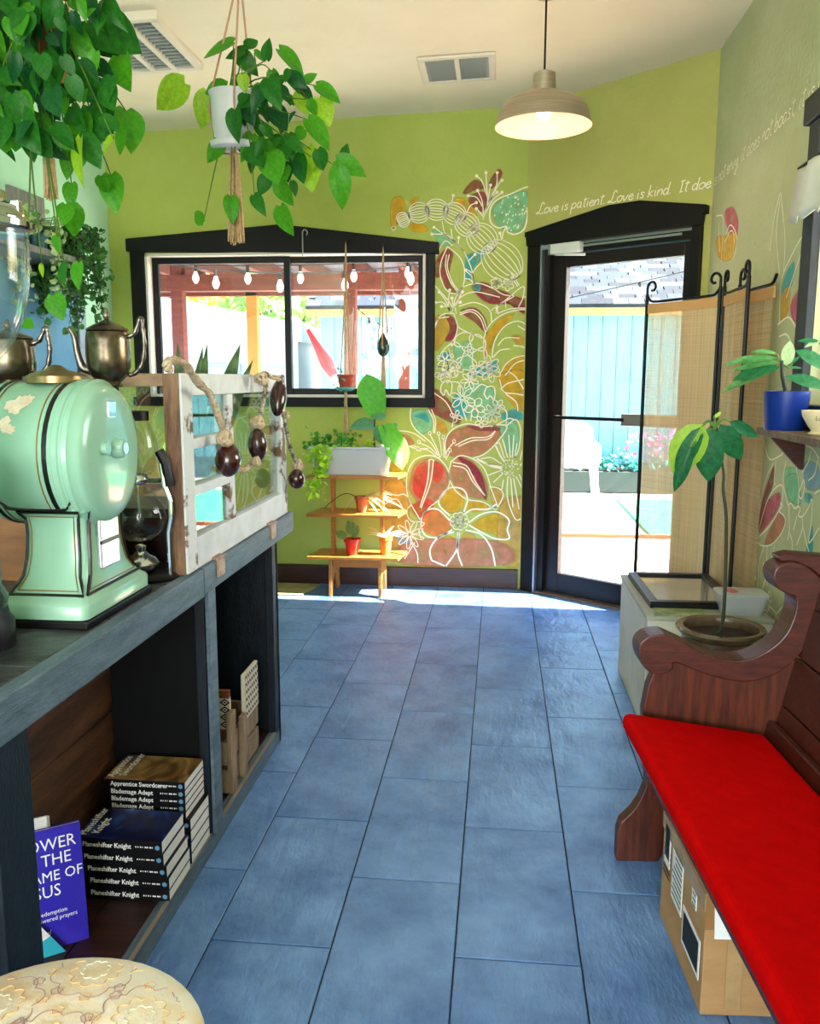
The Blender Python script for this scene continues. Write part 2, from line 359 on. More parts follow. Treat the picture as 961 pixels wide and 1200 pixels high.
# door closer
z1 = 2.165
g = D(G().box(.21, .42, -.05, .0, z1-.03, z1+.03)); cl = g.build('door_closer', mat('closer_grey', 'c5cbc4', .45), door, bevel=.008)
D(G().box(.19, .2, -.035, -.012, z1-.03, z1+.035).box(.14, .2, -.03, -.022, z1+.005, z1+.018).box(.30, .31, -.03, -.02, z1+.03, z1+.04)).build('closer_cap', M_alu, cl)
g = D(G().tube([(.26, -.055, z1-.035), (.36, -.11, z1-.05), (.47, -.06, z1-.055)], .008, 6)); g.build('closer_arm', mat('closer_grey', ''), cl)
D(G().box(.42, 1.04, -.006, .012, z1+.0, z1+.012)).build('closer_track', M_alu, cl)
# ---- window_2 on the right wall
w2 = thing('window_2', 'side window with dark navy casing at right edge', 'window', (XR, (ry0+ry1)/2, rz0), kind='structure')
M_navy = mat('navy_casing', '0f151d', .5, col2='1a232d', ns=7)
G().box(XR-.03, XR, ry1, ry1+.105, rz0-.1, rz1+.02).build('side_casing', M_navy, w2, bevel=.004)
G().box(XR-.03, XR, ry0-.1, ry0, rz0-.1, rz1+.02).build('side_casing', M_navy, w2, bevel=.004)
G().box(XR-.045, XR, ry0-.13, ry1+.13, rz1+.02, rz1+.11).build('header_casing', M_navy, w2, bevel=.004)
G().box(XR-.04, XR, ry0-.1, ry1+.1, rz0-.1, rz0).build('bottom_casing', M_navy, w2, bevel=.004)
sf = G().box(XR+.05, XR+.08, ry0, ry0+.04, rz0, rz1).box(XR+.05, XR+.08, ry1-.04, ry1, rz0, rz1).box(XR+.05, XR+.08, ry0+.04, ry1-.04, rz0, rz0+.04).box(XR+.05, XR+.08, ry0+.04, ry1-.04, rz1-.04, rz1).build('sash_frame', M_navy, w2)
G().box(XR+.063, XR+.066, ry0+.04, ry1-.04, rz0+.04, rz1-.04).build('pane', GLASS, sf)
# ---- ceiling vents
def slant(g): g.v = [V((v.x, v.y, v.z+zc(v.x))) for v in g.v]; return g
M_vent = mat('white_vent', 'ded4bf', .55); M_vgrey = mat('vent_grille', '9aa09a', .6)
def vent(x0, x1, y0, y1, drop, n, label, collar):
    t = thing('ceiling_vent', label, 'vent', ((x0+x1)/2, (y0+y1)/2, zc((x0+x1)/2)-drop), 'ceiling air vents')
    e = .035; f = G()
    f.box(x0, x1, y0, y0+e, -drop, -.001).box(x0, x1, y1-e, y1, -drop, -.001).box(x0, x0+e, y0+e, y1-e, -drop, -.001).box(x1-e, x1, y0+e, y1-e, -drop, -.001)
    slant(f).build('vent_frame', M_vent, t, bevel=.003)
    slant(G().box(x0+e, x1-e, y0+e, y1-e, -.008, -.001)).build('backing', M_vgrey, t)
    for i in range(1, n):
        a = x0+e+(x1-x0-2*e)*i/n
        slant(G().box(a-.012, a+.012, y0+e, y1-e, -drop, -.008)).build('divider', M_vent, t)
    for i in range(n):
        a0 = x0+e+(x1-x0-2*e)*i/n+.014; a1 = x0+e+(x1-x0-2*e)*(i+1)/n-.014; q = G()
        for k in range(14):
            y = y0+e+(y1-y0-2*e)*(k+.5)/14; q.box(a0, a1, y-.006, y+.003, -drop*.75, -.010)
        slant(q).build('louvre', M_vgrey, t)
    if collar:
        slant(G().box(x0-.02, x1+.02, y0-.02, y0-.004, -drop*1.3, -.001)).build('collar', M_vent, t)
    return t
vent(-.37, .03, 4.66, 5.05, .014, 2, 'cream twin-grille ceiling vent near the pendant lamp', False)
vent(-1.86, -1.46, 3.9, 4.54, .03, 3, 'large three-slot ceiling vent above the hanging plants', True)
# ============================================================ MURAL AND LETTERING (flat paint on the walls)
PAINT = {}
def paint(name, col, wall):
    k = (name, wall)
    if k in PAINT: return PAINT[k]
    M = bpy.data.materials.new('paint_'+name); M.use_nodes = True; t = M.node_tree; b = t.nodes['Principled BSDF']; b.inputs['Roughness'].default_value = .75
    at = t.nodes.new('ShaderNodeAttribute'); at.attribute_name = 'cover'
    tc = t.nodes.new('ShaderNodeTexCoord'); n = t.nodes.new('ShaderNodeTexNoise'); n.inputs['Scale'].default_value = 14; n.inputs['Detail'].default_value = 6
    t.links.new(tc.outputs['Object'], n.inputs['Vector'])
    mu = t.nodes.new('ShaderNodeMath'); mu.operation = 'MULTIPLY_ADD'; mu.inputs[1].default_value = 1.5; mu.inputs[2].default_value = .12; t.links.new(n.outputs[0], mu.inputs[0])
    m2 = t.nodes.new('ShaderNodeMath'); m2.operation = 'MULTIPLY'; m2.use_clamp = True; t.links.new(mu.outputs[0], m2.inputs[0]); t.links.new(at.outputs['Fac'], m2.inputs[1])
    b.inputs['Base Color'].default_value = lin(col)
    tr = t.nodes.new('ShaderNodeBsdfTransparent'); mx = t.nodes.new('ShaderNodeMixShader')
    t.links.new(m2.outputs[0], mx.inputs[0]); t.links.new(tr.outputs[0], mx.inputs[1]); t.links.new(b.outputs[0], mx.inputs[2]); t.links.new(mx.outputs[0], t.nodes['Material Output'].inputs[0])
    PAINT[k] = M; return M
M_white = mat('white_paint_line', 'f2ead2', .6)
class Wall2D:
    """paint on one wall: P maps a photo point to wall coordinates, W maps wall coordinates to the world"""
    def __init__(s, P, W): s.P = P; s.W = W; s.g = G(); s.layer = 0
    def ribbon(s, pts, w, closed=False, off=.0028):
        n = len(pts)
        if n < 2: return
        vs = []
        for i in range(n):
            a = pts[i-1] if (i or closed) else pts[i]; b = pts[(i+1) % n] if (i < n-1 or closed) else pts[i]
            d = V((b[0]-a[0], b[1]-a[1])); d = d.normalized() if d.length > 1e-7 else V((1, 0)); nn = V((-d.y, d.x))*w/2
            vs += [s.W(pts[i][0]+nn.x, pts[i][1]+nn.y, off), s.W(pts[i][0]-nn.x, pts[i][1]-nn.y, off)]
        fs = [(2*i, 2*i+1, 2*((i+1) % n)+1, 2*((i+1) % n)) for i in range(n if closed else n-1)]
        s.g.add(vs, fs)
    def line(s, px, w=.0075, closed=False, n=6):
        p = [V((*s.P(*q), 0)) for q in px]; p = catmull(p, n, closed) if len(p) > 2 else p
        s.ribbon([(q.x, q.y) for q in p], w, closed)
    def dot(s, x, y, r=.010):
        c = s.P(x, y); s.g.add([s.W(c[0]+r*cos(a*pi/5), c[1]+r*sin(a*pi/5), .0031) for a in range(10)], [tuple(range(10))])
    def ring(s, x, y, rx, ry=None, ang=0, w=.006):
        ry = ry or rx; a0 = RAD(ang)
        s.line([(x+rx*cos(a)*cos(a0)-ry*sin(a)*sin(a0), y+rx*cos(a)*sin(a0)+ry*sin(a)*cos(a0)) for a in [i*pi/6 for i in range(12)]], w, True, 3)
    def flower(s, x, y, r, n, rot=0, fat=.5, r0=.25, w=.006):
        for k in range(n):
            a = rot+2*pi*k/n; c, d = cos(a), sin(a)
            q = lambda u, v: (x+(u*c-v*d)*r, y+(u*d+v*c)*r)
            s.line([q(r0, 0), q(.55, fat*.5), q(.92, fat*.3), q(1, 0), q(.92, -fat*.3), q(.55, -fat*.5), q(r0, 0)], w, False, 4)
    def sprig(s, *paths, r=.010, w=.0065):
        for p in paths: s.line(p, w); s.dot(*p[-1], r=r)
    def patch(s, px, col, parent, wall):
        p = [V((*s.P(*q), 0)) for q in px]; p = catmull(p, 5, True); n = len(p); c = sum(p, V((0, 0, 0)))/n
        s.layer += 1; o = .0004+.00004*s.layer
        vs = [s.W(q.x, q.y, o) for q in p]+[s.W(c.x+(q.x-c.x)*.86, c.y+(q.y-c.y)*.86, o) for q in p]+[s.W(c.x+(q.x-c.x)*.45, c.y+(q.y-c.y)*.45, o) for q in p]+[s.W(c.x, c.y, o)]
        g = G().add(vs, [(i, (i+1) % n, n+(i+1) % n, n+i) for i in range(n)]+[(n+i, n+(i+1) % n, 2*n+(i+1) % n, 2*n+i) for i in range(n)]+[(2*n+i, 2*n+(i+1) % n, 3*n) for i in range(n)])
        ob = g.build('paint_patch', paint(col, COLS[col], wall), parent)
        at = ob.data.attributes.new('cover', 'FLOAT', 'POINT')
        for i, dd in enumerate(at.data): dd.value = .0 if i < n else .85 if i < 2*n else .72
COLS = dict(yellow='e0aa14', maroon='96423a', magenta='971c3c', turq='2fa6aa', mint='86cc9a', orange='e07a3a', red='d8432f', pink='cc5670', blue='87a9b8', rose='c47a5c', ochre='cfa030', amber='d8a848')
WB = Wall2D(lambda x, y: (lambda p: (p.x, p.z))(atY(x, y, YB)), lambda a, b, o: V((a, YB-o, b)))
mur = thing('wall_mural', 'large flower mural in white outlines between window and glass door', 'mural', (-.1, YB, .13))
A = lambda *p: [(440+x/4.8, 190+y/4.8) for x, y in p]
B = lambda *p: [(450+x/4.137, 430+y/4.137) for x, y in p]
for f, col, pts in [
    (A, 'yellow', [(100, 200), (150, 190), (172, 260), (130, 340), (90, 375), (82, 260)]), (A, 'yellow', [(180, 350), (250, 340), (300, 385), (220, 395)]), (A, 'yellow', [(188, 212), (248, 195), (215, 250)]),
    (A, 'yellow', [(445, 205), (520, 212), (575, 305), (500, 275)]), (A, 'maroon', [(488, 168), (550, 98), (604, 110), (612, 150), (560, 160), (510, 182)]), (A, 'maroon', [(636, 115), (690, 36), (718, 60), (690, 112), (650, 155)]),
    (A, 'maroon', [(520, 195), (600, 160), (642, 210), (600, 285), (540, 250)]), (A, 'mint', [(860, 155), (700, 210), (650, 280), (690, 365), (790, 400), (845, 340)]),
    (A, 'turq', [(515, 520), (600, 488), (645, 468), (600, 540), (560, 590), (530, 672), (502, 650), (503, 560)]), (A, 'maroon', [(332, 560), (400, 478), (442, 510), (420, 620), (462, 742), (400, 722), (370, 650), (336, 650)]),
    (A, 'magenta', [(535, 690), (600, 668), (680, 705), (780, 748), (875, 790), (850, 865), (770, 805), (640, 800), (560, 745)]), (A, 'maroon', [(470, 835), (560, 815), (622, 880), (632, 972), (560, 905)]),
    (A, 'magenta', [(390, 850), (440, 870), (462, 930), (440, 1000), (390, 1010), (420, 930)]), (A, 'ochre', [(332, 880), (380, 860), (420, 920), (380, 1030), (330, 1060)]),
    (A, 'yellow', [(608, 1110), (618, 980), (690, 885), (785, 845), (762, 882), (690, 955), (650, 1020), (632, 1095)]), (A, 'yellow', [(700, 1190), (760, 1110), (875, 1078), (872, 1185)]),
    (A, 'ochre', [(760, 980), (810, 970), (850, 1010), (800, 1030)]), (A, 'mint', [(436, 1040), (540, 1005), (562, 1090), (520, 1185), (466, 1130)]), (A, 'turq', [(358, 1080), (425, 1068), (400, 1135)]), (A, 'turq', [(525, 1205), (580, 1150), (692, 1118), (660, 1195)]),
    (A, 'mint', [(320, 380), (400, 400), (440, 460), (360, 470)]), (A, 'turq', [(550, 690), (590, 690), (590, 725), (560, 720)]),
    (B, 'maroon', [(233, 98), (300, 138), (372, 230), (372, 282), (320, 272), (260, 242), (208, 200)]), (B, 'ochre', [(240, 250), (290, 265), (310, 320), (260, 310)]), (B, 'mint', [(128, 220), (222, 208), (232, 302), (168, 322)]), (B, 'turq', [(145, 238), (200, 222), (222, 272), (180, 252)]),
    (B, 'turq', [(-5, 290), (62, 272), (50, 312), (8, 325)]), (B, 'rose', [(58, 335), (112, 328), (152, 372), (90, 384)]), (B, 'rose', [(298, 335), (420, 278), (592, 290), (500, 412), (400, 440), (310, 432)]), (B, 'maroon', [(400, 285), (550, 290), (560, 310), (460, 310)]),
    (B, 'rose', [(118, 560), (150, 460), (240, 438), (312, 500), (312, 590), (200, 692), (130, 622)]), (B, 'red', [(150, 500), (200, 460), (215, 540), (180, 640), (140, 600)]), (B, 'red', [(240, 455), (290, 490), (270, 560), (235, 540)]),
    (B, 'rose', [(322, 470), (370, 432), (440, 460), (502, 560), (502, 642), (400, 632), (328, 560)]), (B, 'magenta', [(350, 435), (420, 455), (480, 530), (502, 652), (470, 612), (430, 510)]),
    (B, 'yellow', [(268, 652), (310, 588), (382, 608), (384, 682), (320, 712)]), (B, 'yellow', [(395, 660), (480, 655), (505, 690), (420, 706)]), (B, 'yellow', [(425, 760), (540, 708), (604, 760), (594, 824), (500, 804)]),
    (B, 'amber', [(375, 808), (445, 820), (432, 935), (388, 945)]), (B, 'yellow', [(205, 862), (300, 818), (345, 838), (300, 945), (228, 915)]), (B, 'red', [(125, 680), (200, 638), (245, 660), (222, 722), (180, 742)]), (B, 'orange', [(188, 722), (250, 688), (322, 740), (322, 792), (260, 824), (188, 792)]),
    (B, 'blue', [(598, 740), (655, 770), (645, 868), (598, 835)]), (B, 'turq', [(556, 232), (640, 203), (685, 250), (600, 264)]), (B, 'mint', [(565, 270), (642, 268), (655, 402), (600, 422), (568, 342)]), (B, 'mint', [(395, 80), (520, 88), (560, 220), (430, 262), (325, 180)]),
    (B, 'turq', [(330, 150), (380, 140), (410, 240), (350, 230)]), (B, 'yellow', [(555, 30), (685, 18), (690, 200), (640, 205), (560, 102)]), (B, 'yellow', [(15, 430), (70, 398), (112, 482), (60, 512), (18, 492)]), (B, 'amber', [(515, 585), (580, 590), (575, 660), (530, 680)]),
    (B, 'amber', [(0, 560), (110, 560), (120, 900), (0, 930)]), (B, 'amber', [(560, 660), (690, 640), (690, 950), (560, 950)]), (B, 'rose', [(100, 840), (560, 840), (620, 960), (80, 960)]), (B, 'blue', [(60, 820), (110, 800), (130, 850), (80, 860)])]:  # broad amber and rose patches also paint warm bounce light low on the wall
    WB.patch(f(*pts), col, mur, 'b')
# outlines, upper half
for x, y, rx, ry, an in ((155, 325, 38, 42, -25), (245, 285, 58, 58, -10), (345, 268, 64, 60, 5), (445, 290, 66, 62, 25), (515, 350, 72, 66, 40), (600, 430, 92, 82, 45), (712, 555, 130, 105, 45)):
    for k in (1, .72, .42, .12):
        c = A((x, y))[0]; WB.ring(*c, rx/4.8, ry*k/4.8, an, .0055)
WB.ring(*A((103, 372))[0], 2.5, w=.005)
WB.sprig(A((605, 325), (630, 230), (625, 130), (622, 60)), A((630, 200), (600, 110), (570, 78)), A((638, 225), (680, 130), (685, 60)), A((645, 215), (690, 130), (712, 103)), A((635, 215), (640, 170), (648, 130)),
         A((608, 300), (600, 220), (575, 160)), A((605, 255), (570, 200), (522, 190)), A((618, 290), (660, 215), (712, 170)), A((622, 260), (655, 200), (684, 170)), A((608, 312), (590, 285), (568, 262)), A((515, 280), (535, 245), (568, 228)), A((425, 245), (438, 188)),
         A((555, 680), (540, 600), (500, 510), (450, 450), (390, 410), (330, 367)), A((450, 450), (400, 410), (318, 405)), A((465, 470), (468, 425)), A((548, 630), (525, 610), (508, 607)), A((520, 560), (560, 520)), A((712, 445), (706, 420), (700, 400)), A((435, 470), (390, 445), (345, 520)),
         A((420, 850), (410, 790), (418, 720)), A((425, 850), (395, 780), (358, 730)), A((430, 840), (455, 800), (478, 788)), A((415, 830), (380, 790), (340, 790)), A((420, 840), (400, 815), (372, 812)), A((440, 820), (430, 765)), A((450, 800), (490, 730)))
WB.line(A((872, 142), (760, 180), (680, 215), (645, 270), (650, 340), (690, 370), (735, 362), (745, 395), (790, 405), (840, 370), (858, 270)), .008, True)
WB.line(A((712, 445), (718, 400), (735, 365)), .007)
random.seed(3)
for i in range(60):
    x, y = random.uniform(665, 855), random.uniform(170, 390)
    if (y > 395-.9*(x-665)*.9 and y < 165+190) or True:
        # keep inside the heart
        top = 142+(872-x)*.36; bot = 405-(abs(x-775)/85)**2*60 if x > 735 else 365-(735-x)*.25
        if top+14 < y < bot-12 and x < 860-(y-150)*.03: c = A((x, y), (x+4, y-11)); WB.ribbon([WB.P(*c[0]), WB.P(*c[1])], .006)
for q in [A((405, 475), (370, 560), (365, 640), (400, 720), (460, 740), (495, 690), (500, 600), (470, 530), (405, 475)), A((400, 520), (395, 590), (420, 670), (465, 735)), A((415, 520), (405, 590), (435, 680), (480, 735)),
    A((450, 740), (500, 700), (580, 682), (660, 710), (720, 745), (780, 752)), A((460, 800), (480, 760), (560, 730), (700, 760)), A((640, 842), (700, 800), (780, 755)), A((690, 855), (690, 810), (740, 770), (830, 700), (830, 760), (805, 815)),
    A((690, 850), (760, 825), (850, 822), (878, 832)), A((730, 780), (735, 820)), A((835, 760), (880, 745), (880, 800), (850, 825)), A((612, 1110), (610, 1000), (640, 920), (710, 860), (800, 832), (878, 832)), A((655, 1100), (670, 1010), (720, 930), (790, 895), (840, 910), (850, 950)),
    A((690, 1030), (730, 990), (810, 990)), A((660, 1100), (700, 1060), (755, 1050)), A((775, 1030), (830, 1040), (870, 1070)), A((800, 920), (850, 950)), A((840, 975), (872, 1010), (872, 1060)), A((700, 1190), (740, 1130), (800, 1095), (870, 1085)), A((730, 1200), (790, 1130), (870, 1110)),
    A((330, 920), (360, 880), (415, 870)), A((440, 850), (462, 920), (440, 1000), (380, 1060), (350, 1120)), A((330, 940), (370, 862), (440, 850)), A((450, 880), (470, 930), (540, 965), (600, 990)), A((475, 858), (540, 842), (590, 880), (620, 960)), A((475, 848), (545, 830), (600, 870), (630, 950)),
    A((470, 810), (560, 790), (640, 830), (655, 900)), A((440, 830), (410, 780), (330, 690)), A((455, 855), (445, 780), (490, 700)), A((745, 630), (780, 670), (800, 700)), A((762, 622), (800, 680), (808, 695)), A((425, 375), (440, 440), (505, 510)), A((375, 330), (390, 400), (420, 430)),
    A((560, 690), (550, 620), (600, 560)), A((500, 655), (530, 660), (555, 682)), A((505, 610), (540, 640), (555, 680)), A((680, 850), (680, 800)), A((435, 1000), (420, 1060), (440, 1140))]: WB.line(q, .0065)
for x, y, r, n, fat in ((680, 680, 32, 6, .7), (745, 690, 34, 5, .7), (395, 1115, 52, 6, .5), (640, 1150, 62, 6, .45), (560, 1185, 45, 5, .5), (400, 1180, 60, 6, .5)):
    c = A((x, y))[0]; WB.flower(*c, r/4.8, n, .4, fat, .1, .0055)
c = A((525, 1062))[0]; WB.flower(*c, 108/4.8, 5, .5, 1.05, .22, .007)
for k in range(5): WB.ring(c[0]+3*cos(k*1.25), c[1]+3*sin(k*1.25), 2.2, w=.004)
WB.ring(*c, 2, w=.004)
# outlines, lower half
for x, y, r, n, fat in ((285, 30, 42, 5, .55), (350, 10, 36, 5, .5), (415, 65, 44, 7, .4), (515, 25, 50, 6, .5), (380, 150, 62, 6, .4), (440, 195, 50, 5, .65), (522, 225, 46, 8, .4), (552, 190, 34, 5, .6), (472, 265, 30, 5, .6), (125, 812, 70, 9, .28), (350, 240, 30, 4, .6)):
    c = B((x, y))[0]; WB.flower(*c, r/4.137, n, .3, fat, .1, .0055)
for q in [B((275, 120), (280, 85), (310, 65), (330, 85), (320, 140), (300, 110), (290, 138), (275, 120)), B((485, 130), (500, 98), (535, 100), (535, 160), (515, 140), (500, 155), (485, 130)), B((330, 70), (365, 80), (370, 130)), B((500, 95), (470, 85), (430, 120)), B((380, 200), (400, 260)), B((425, 230), (420, 262)),
    B((237, 122), (300, 170), (335, 240), (330, 292)), B((300, 440), (298, 360), (330, 305), (400, 276), (480, 288), (595, 285), (550, 362), (490, 420), (430, 444)), B((345, 380), (420, 345), (500, 340), (540, 310)), B((360, 385), (430, 357), (505, 350), (540, 312)),
    B((175, 740), (120, 640), (110, 540), (140, 460), (200, 430), (260, 440), (305, 490), (318, 560), (280, 630), (210, 690), (175, 740)), B((220, 450), (210, 560), (175, 680)), B((240, 455), (225, 560), (180, 685)), B((215, 452), (230, 448), (245, 455)),
    B((325, 460), (370, 430), (440, 450), (490, 500), (520, 590), (550, 690), (480, 655), (400, 640), (340, 590), (315, 520), (325, 460)), B((335, 462), (400, 480), (440, 550), (490, 625)), B((335, 478), (395, 495), (430, 555), (485, 620)),
    B((130, 200), (130, 260), (160, 310), (230, 370), (270, 440)), B((215, 205), (240, 260), (240, 320)), B((230, 205), (250, 260), (246, 322)), B((0, 330), (60, 310), (140, 320), (200, 360)), B((105, 385), (150, 385), (180, 408)), B((110, 380), (155, 395), (215, 395)),
    B((20, 490), (40, 440), (70, 420)), B((0, 600), (60, 622), (100, 618), (130, 660), (110, 700), (130, 745), (175, 750)), B((10, 660), (60, 640), (90, 690), (70, 720)), B((130, 850), (160, 900), (165, 950)), B((150, 850), (100, 930)), B((175, 750), (195, 760), (170, 790), (180, 830)),
    B((595, 285), (640, 255), (663, 310), (652, 400), (630, 445)), B((585, 445), (560, 370), (545, 375)), B((520, 290), (570, 270), (605, 250), (640, 258)), B((600, 440), (575, 350)), B((612, 440), (605, 330)), B((622, 440), (630, 330)), B((633, 445), (645, 370)), B((600, 530), (600, 640), (640, 740), (680, 705), (672, 600), (640, 530)),
    B((615, 540), (625, 680)), B((628, 538), (655, 690)), B((570, 470), (520, 440), (470, 445)), B((570, 485), (500, 470)), B((570, 500), (505, 525)), B((578, 515), (530, 560)), B((660, 480), (690, 440)), B((655, 520), (690, 600)), B((660, 450), (685, 350), (692, 320)),
    B((510, 580), (560, 590), (578, 625), (545, 692)), B((580, 545), (570, 600)), B((560, 60), (580, 120), (640, 130), (690, 140)), B((565, 110), (600, 80), (680, 60)), B((590, 130), (640, 170), (650, 215)), B((600, 20), (640, 50), (690, 130)), B((700, 0), (690, 60)), B((590, 290), (595, 220), (560, 190))]: WB.line(q, .0072)
WB.line(B((450, 445), (520, 480), (572, 492)), .013); WB.line(B((540, 380), (570, 440), (585, 460)), .011)
for q in [B((275, 440), (250, 380), (222, 325)), B((280, 430), (275, 380), (265, 327)), B((290, 440), (290, 390), (288, 345)), B((295, 440), (310, 400), (340, 365)), B((300, 450), (312, 425), (320, 408)), B((262, 430), (220, 390), (170, 367)), B((252, 432), (210, 402), (165, 400))]:
    WB.line(q, .006); WB.ring(q[-1][0], q[-1][1]-1, 1.6, 2.2, w=.005)
for q in [B((320, 722), (265, 660), (310, 590), (380, 592), (405, 640), (388, 702)), B((388, 715), (430, 690), (500, 690), (545, 665)), B((410, 755), (470, 715), (545, 702), (605, 740), (598, 790), (606, 832), (540, 832), (470, 800), (410, 765)), B((395, 790), (470, 812), (520, 880), (540, 965)), B((358, 800), (358, 900), (380, 965)),
    B((340, 800), (270, 820), (225, 880), (230, 932), (250, 945), (295, 965)), B((365, 800), (350, 890), (300, 965)), B((320, 745), (260, 690), (200, 700), (180, 760), (200, 815), (260, 826), (330, 790))]: WB.line(q, .011)
c = B((365, 748))[0]
for k in range(9): WB.ring(c[0]+8*cos(k*.7), c[1]+7.5*sin(k*.7), 3, w=.006)
for k in range(4): WB.ring(c[0]+3*cos(k*1.6), c[1]+3*sin(k*1.6), 2.6, w=.006)
c = B((610, 492))[0]
for i in range(55):
    a, r = random.uniform(0, 6.28), 10.5*math.sqrt(random.random()); WB.dot(c[0]+r*cos(a), c[1]+r*sin(a)*1.05, .0045)
WB.g.build('painted_lines', M_white, mur, kind='stuff')
# ---- right wall flowers
WR = Wall2D(lambda x, y: (lambda p: (p.y, p.z))(atX(x, y, XR)), lambda a, b, o: V((XR-o, a, b)))
mur2 = thing('wall_mural', 'faint pink and teal flowers painted on pale right wall', 'mural', (XR, 3.9, .7))
C2 = lambda *p: [(860+x/7.505, 540+y/7.505) for x, y in p]
C3 = lambda *p: [(840+x/3.529, 80+y/3.529) for x, y in p]
C4 = lambda *p: [(840+x/5.455, 380+y/5.455) for x, y in p]
for f, col, pts in [(C3, 'pink', [(38, 580), (70, 572), (92, 640), (75, 725), (50, 680), (33, 620)]), (C3, 'yellow', [(-2, 700), (40, 690), (88, 680), (60, 792), (5, 785)]), (C3, 'pink', [(308, 965), (370, 868), (388, 950), (340, 1055), (308, 1030)]), (C3, 'turq', [(285, 850), (322, 798), (312, 900), (268, 930)]), (C3, 'ochre', [(270, 930), (305, 900), (300, 1000), (265, 1050)]),
    (C2, 'maroon', [(358, 28), (300, 180), (240, 400), (213, 645), (262, 560), (330, 280), (362, 150)]), (C2, 'pink', [(255, 570), (300, 350), (412, 265), (405, 400), (330, 530), (235, 645)]), (C2, 'rose', [(385, 465), (442, 480), (452, 560), (380, 705), (265, 732)]), (C2, 'mint', [(455, 60), (562, 80), (572, 330), (500, 372), (458, 250)]), (C2, 'turq', [(628, 280), (692, 300), (685, 372), (628, 362)]), (C2, 'turq', [(695, 560), (695, 810), (638, 805), (660, 700)]),
    (C4, 'mint', [(440, 980), (520, 960), (540, 1150), (470, 1130)]), (C4, 'blue', [(560, 880), (650, 900), (660, 1050), (570, 1050)])]: WR.patch(pts and f(*pts), col, mur2, 'r')
for q in [C2((355, 15), (290, 160), (235, 400), (205, 680)), C2((375, 0), (360, 180), (370, 210)), C2((205, 690), (260, 480), (320, 310), (390, 225), (435, 230), (425, 380), (330, 560), (205, 690)), C2((395, 440), (450, 490), (455, 560), (410, 660), (330, 740), (250, 745), (205, 705)), C2((415, 370), (435, 395), (405, 435)),
    C2((465, 0), (440, 180), (470, 340), (485, 385), (510, 375), (545, 420), (575, 400), (590, 430), (575, 480), (610, 490), (660, 420), (695, 340), (690, 540), (665, 705), (690, 700), (755, 590)), C2((555, 60), (580, 220), (570, 400)), C2((620, 165), (630, 220), (605, 330), (580, 290), (620, 165)), C2((490, 390), (495, 600), (480, 700)),
    C2((565, 480), (530, 610)), C2((610, 500), (610, 600), (560, 740)), C2((610, 560), (640, 700), (670, 810)), C2((270, 760), (230, 900), (215, 1200)), C2((300, 755), (295, 900), (300, 1100)), C2((365, 740), (340, 860), (250, 1150)), C2((425, 820), (350, 860), (310, 980), (240, 1180)), C2((195, 830), (220, 950), (215, 1100)), C2((500, 640), (520, 720), (515, 840)),
    C3((265, 515), (240, 620), (222, 755)), C3((268, 515), (285, 700), (280, 840)), C3((265, 540), (250, 680), (262, 850)), C3((395, 630), (320, 760), (270, 880), (262, 1060)), C3((390, 650), (340, 800), (290, 950)), C3((380, 780), (380, 900), (340, 1050)), C3((255, 1060), (300, 1030), (335, 1080)), C3((260, 1110), (290, 1100), (310, 1130)),
    C3((0, 610), (30, 625), (20, 800)), C3((10, 640), (15, 760)), C3((38, 690), (60, 648), (86, 700), (75, 780)), C3((35, 720), (60, 672), (74, 700), (68, 790)), C4((570, 770), (620, 800), (660, 860)), C4((610, 810), (590, 880), (550, 950)), C4((650, 870), (630, 960), (590, 1000)), C4((300, 730), (340, 860), (410, 840), (430, 820)), C4((660, 1060), (630, 1085))]: WR.line(q, .0065)
for q in C2((195, 830), (270, 920), (195, 1030), (425, 815)): WR.dot(*q, r=.012)
for x, y in ((640, 680), (900, 720)): pass
C7 = lambda *p: [(730+x/4, 560+y/4) for x, y in p]
for q in [C7((690, 530), (680, 560), (700, 580), (690, 530)), C7((640, 640), (670, 620), (690, 660), (650, 690)), C7((690, 600), (720, 640), (700, 690), (680, 650), (690, 600)), C7((720, 640), (760, 600), (775, 640), (740, 680), (720, 640)), C7((700, 690), (710, 740), (680, 700)), C7((640, 700), (660, 760))]: WR.line(q, .0065)
WR.g.build('painted_lines', M_white, mur2, kind='stuff')
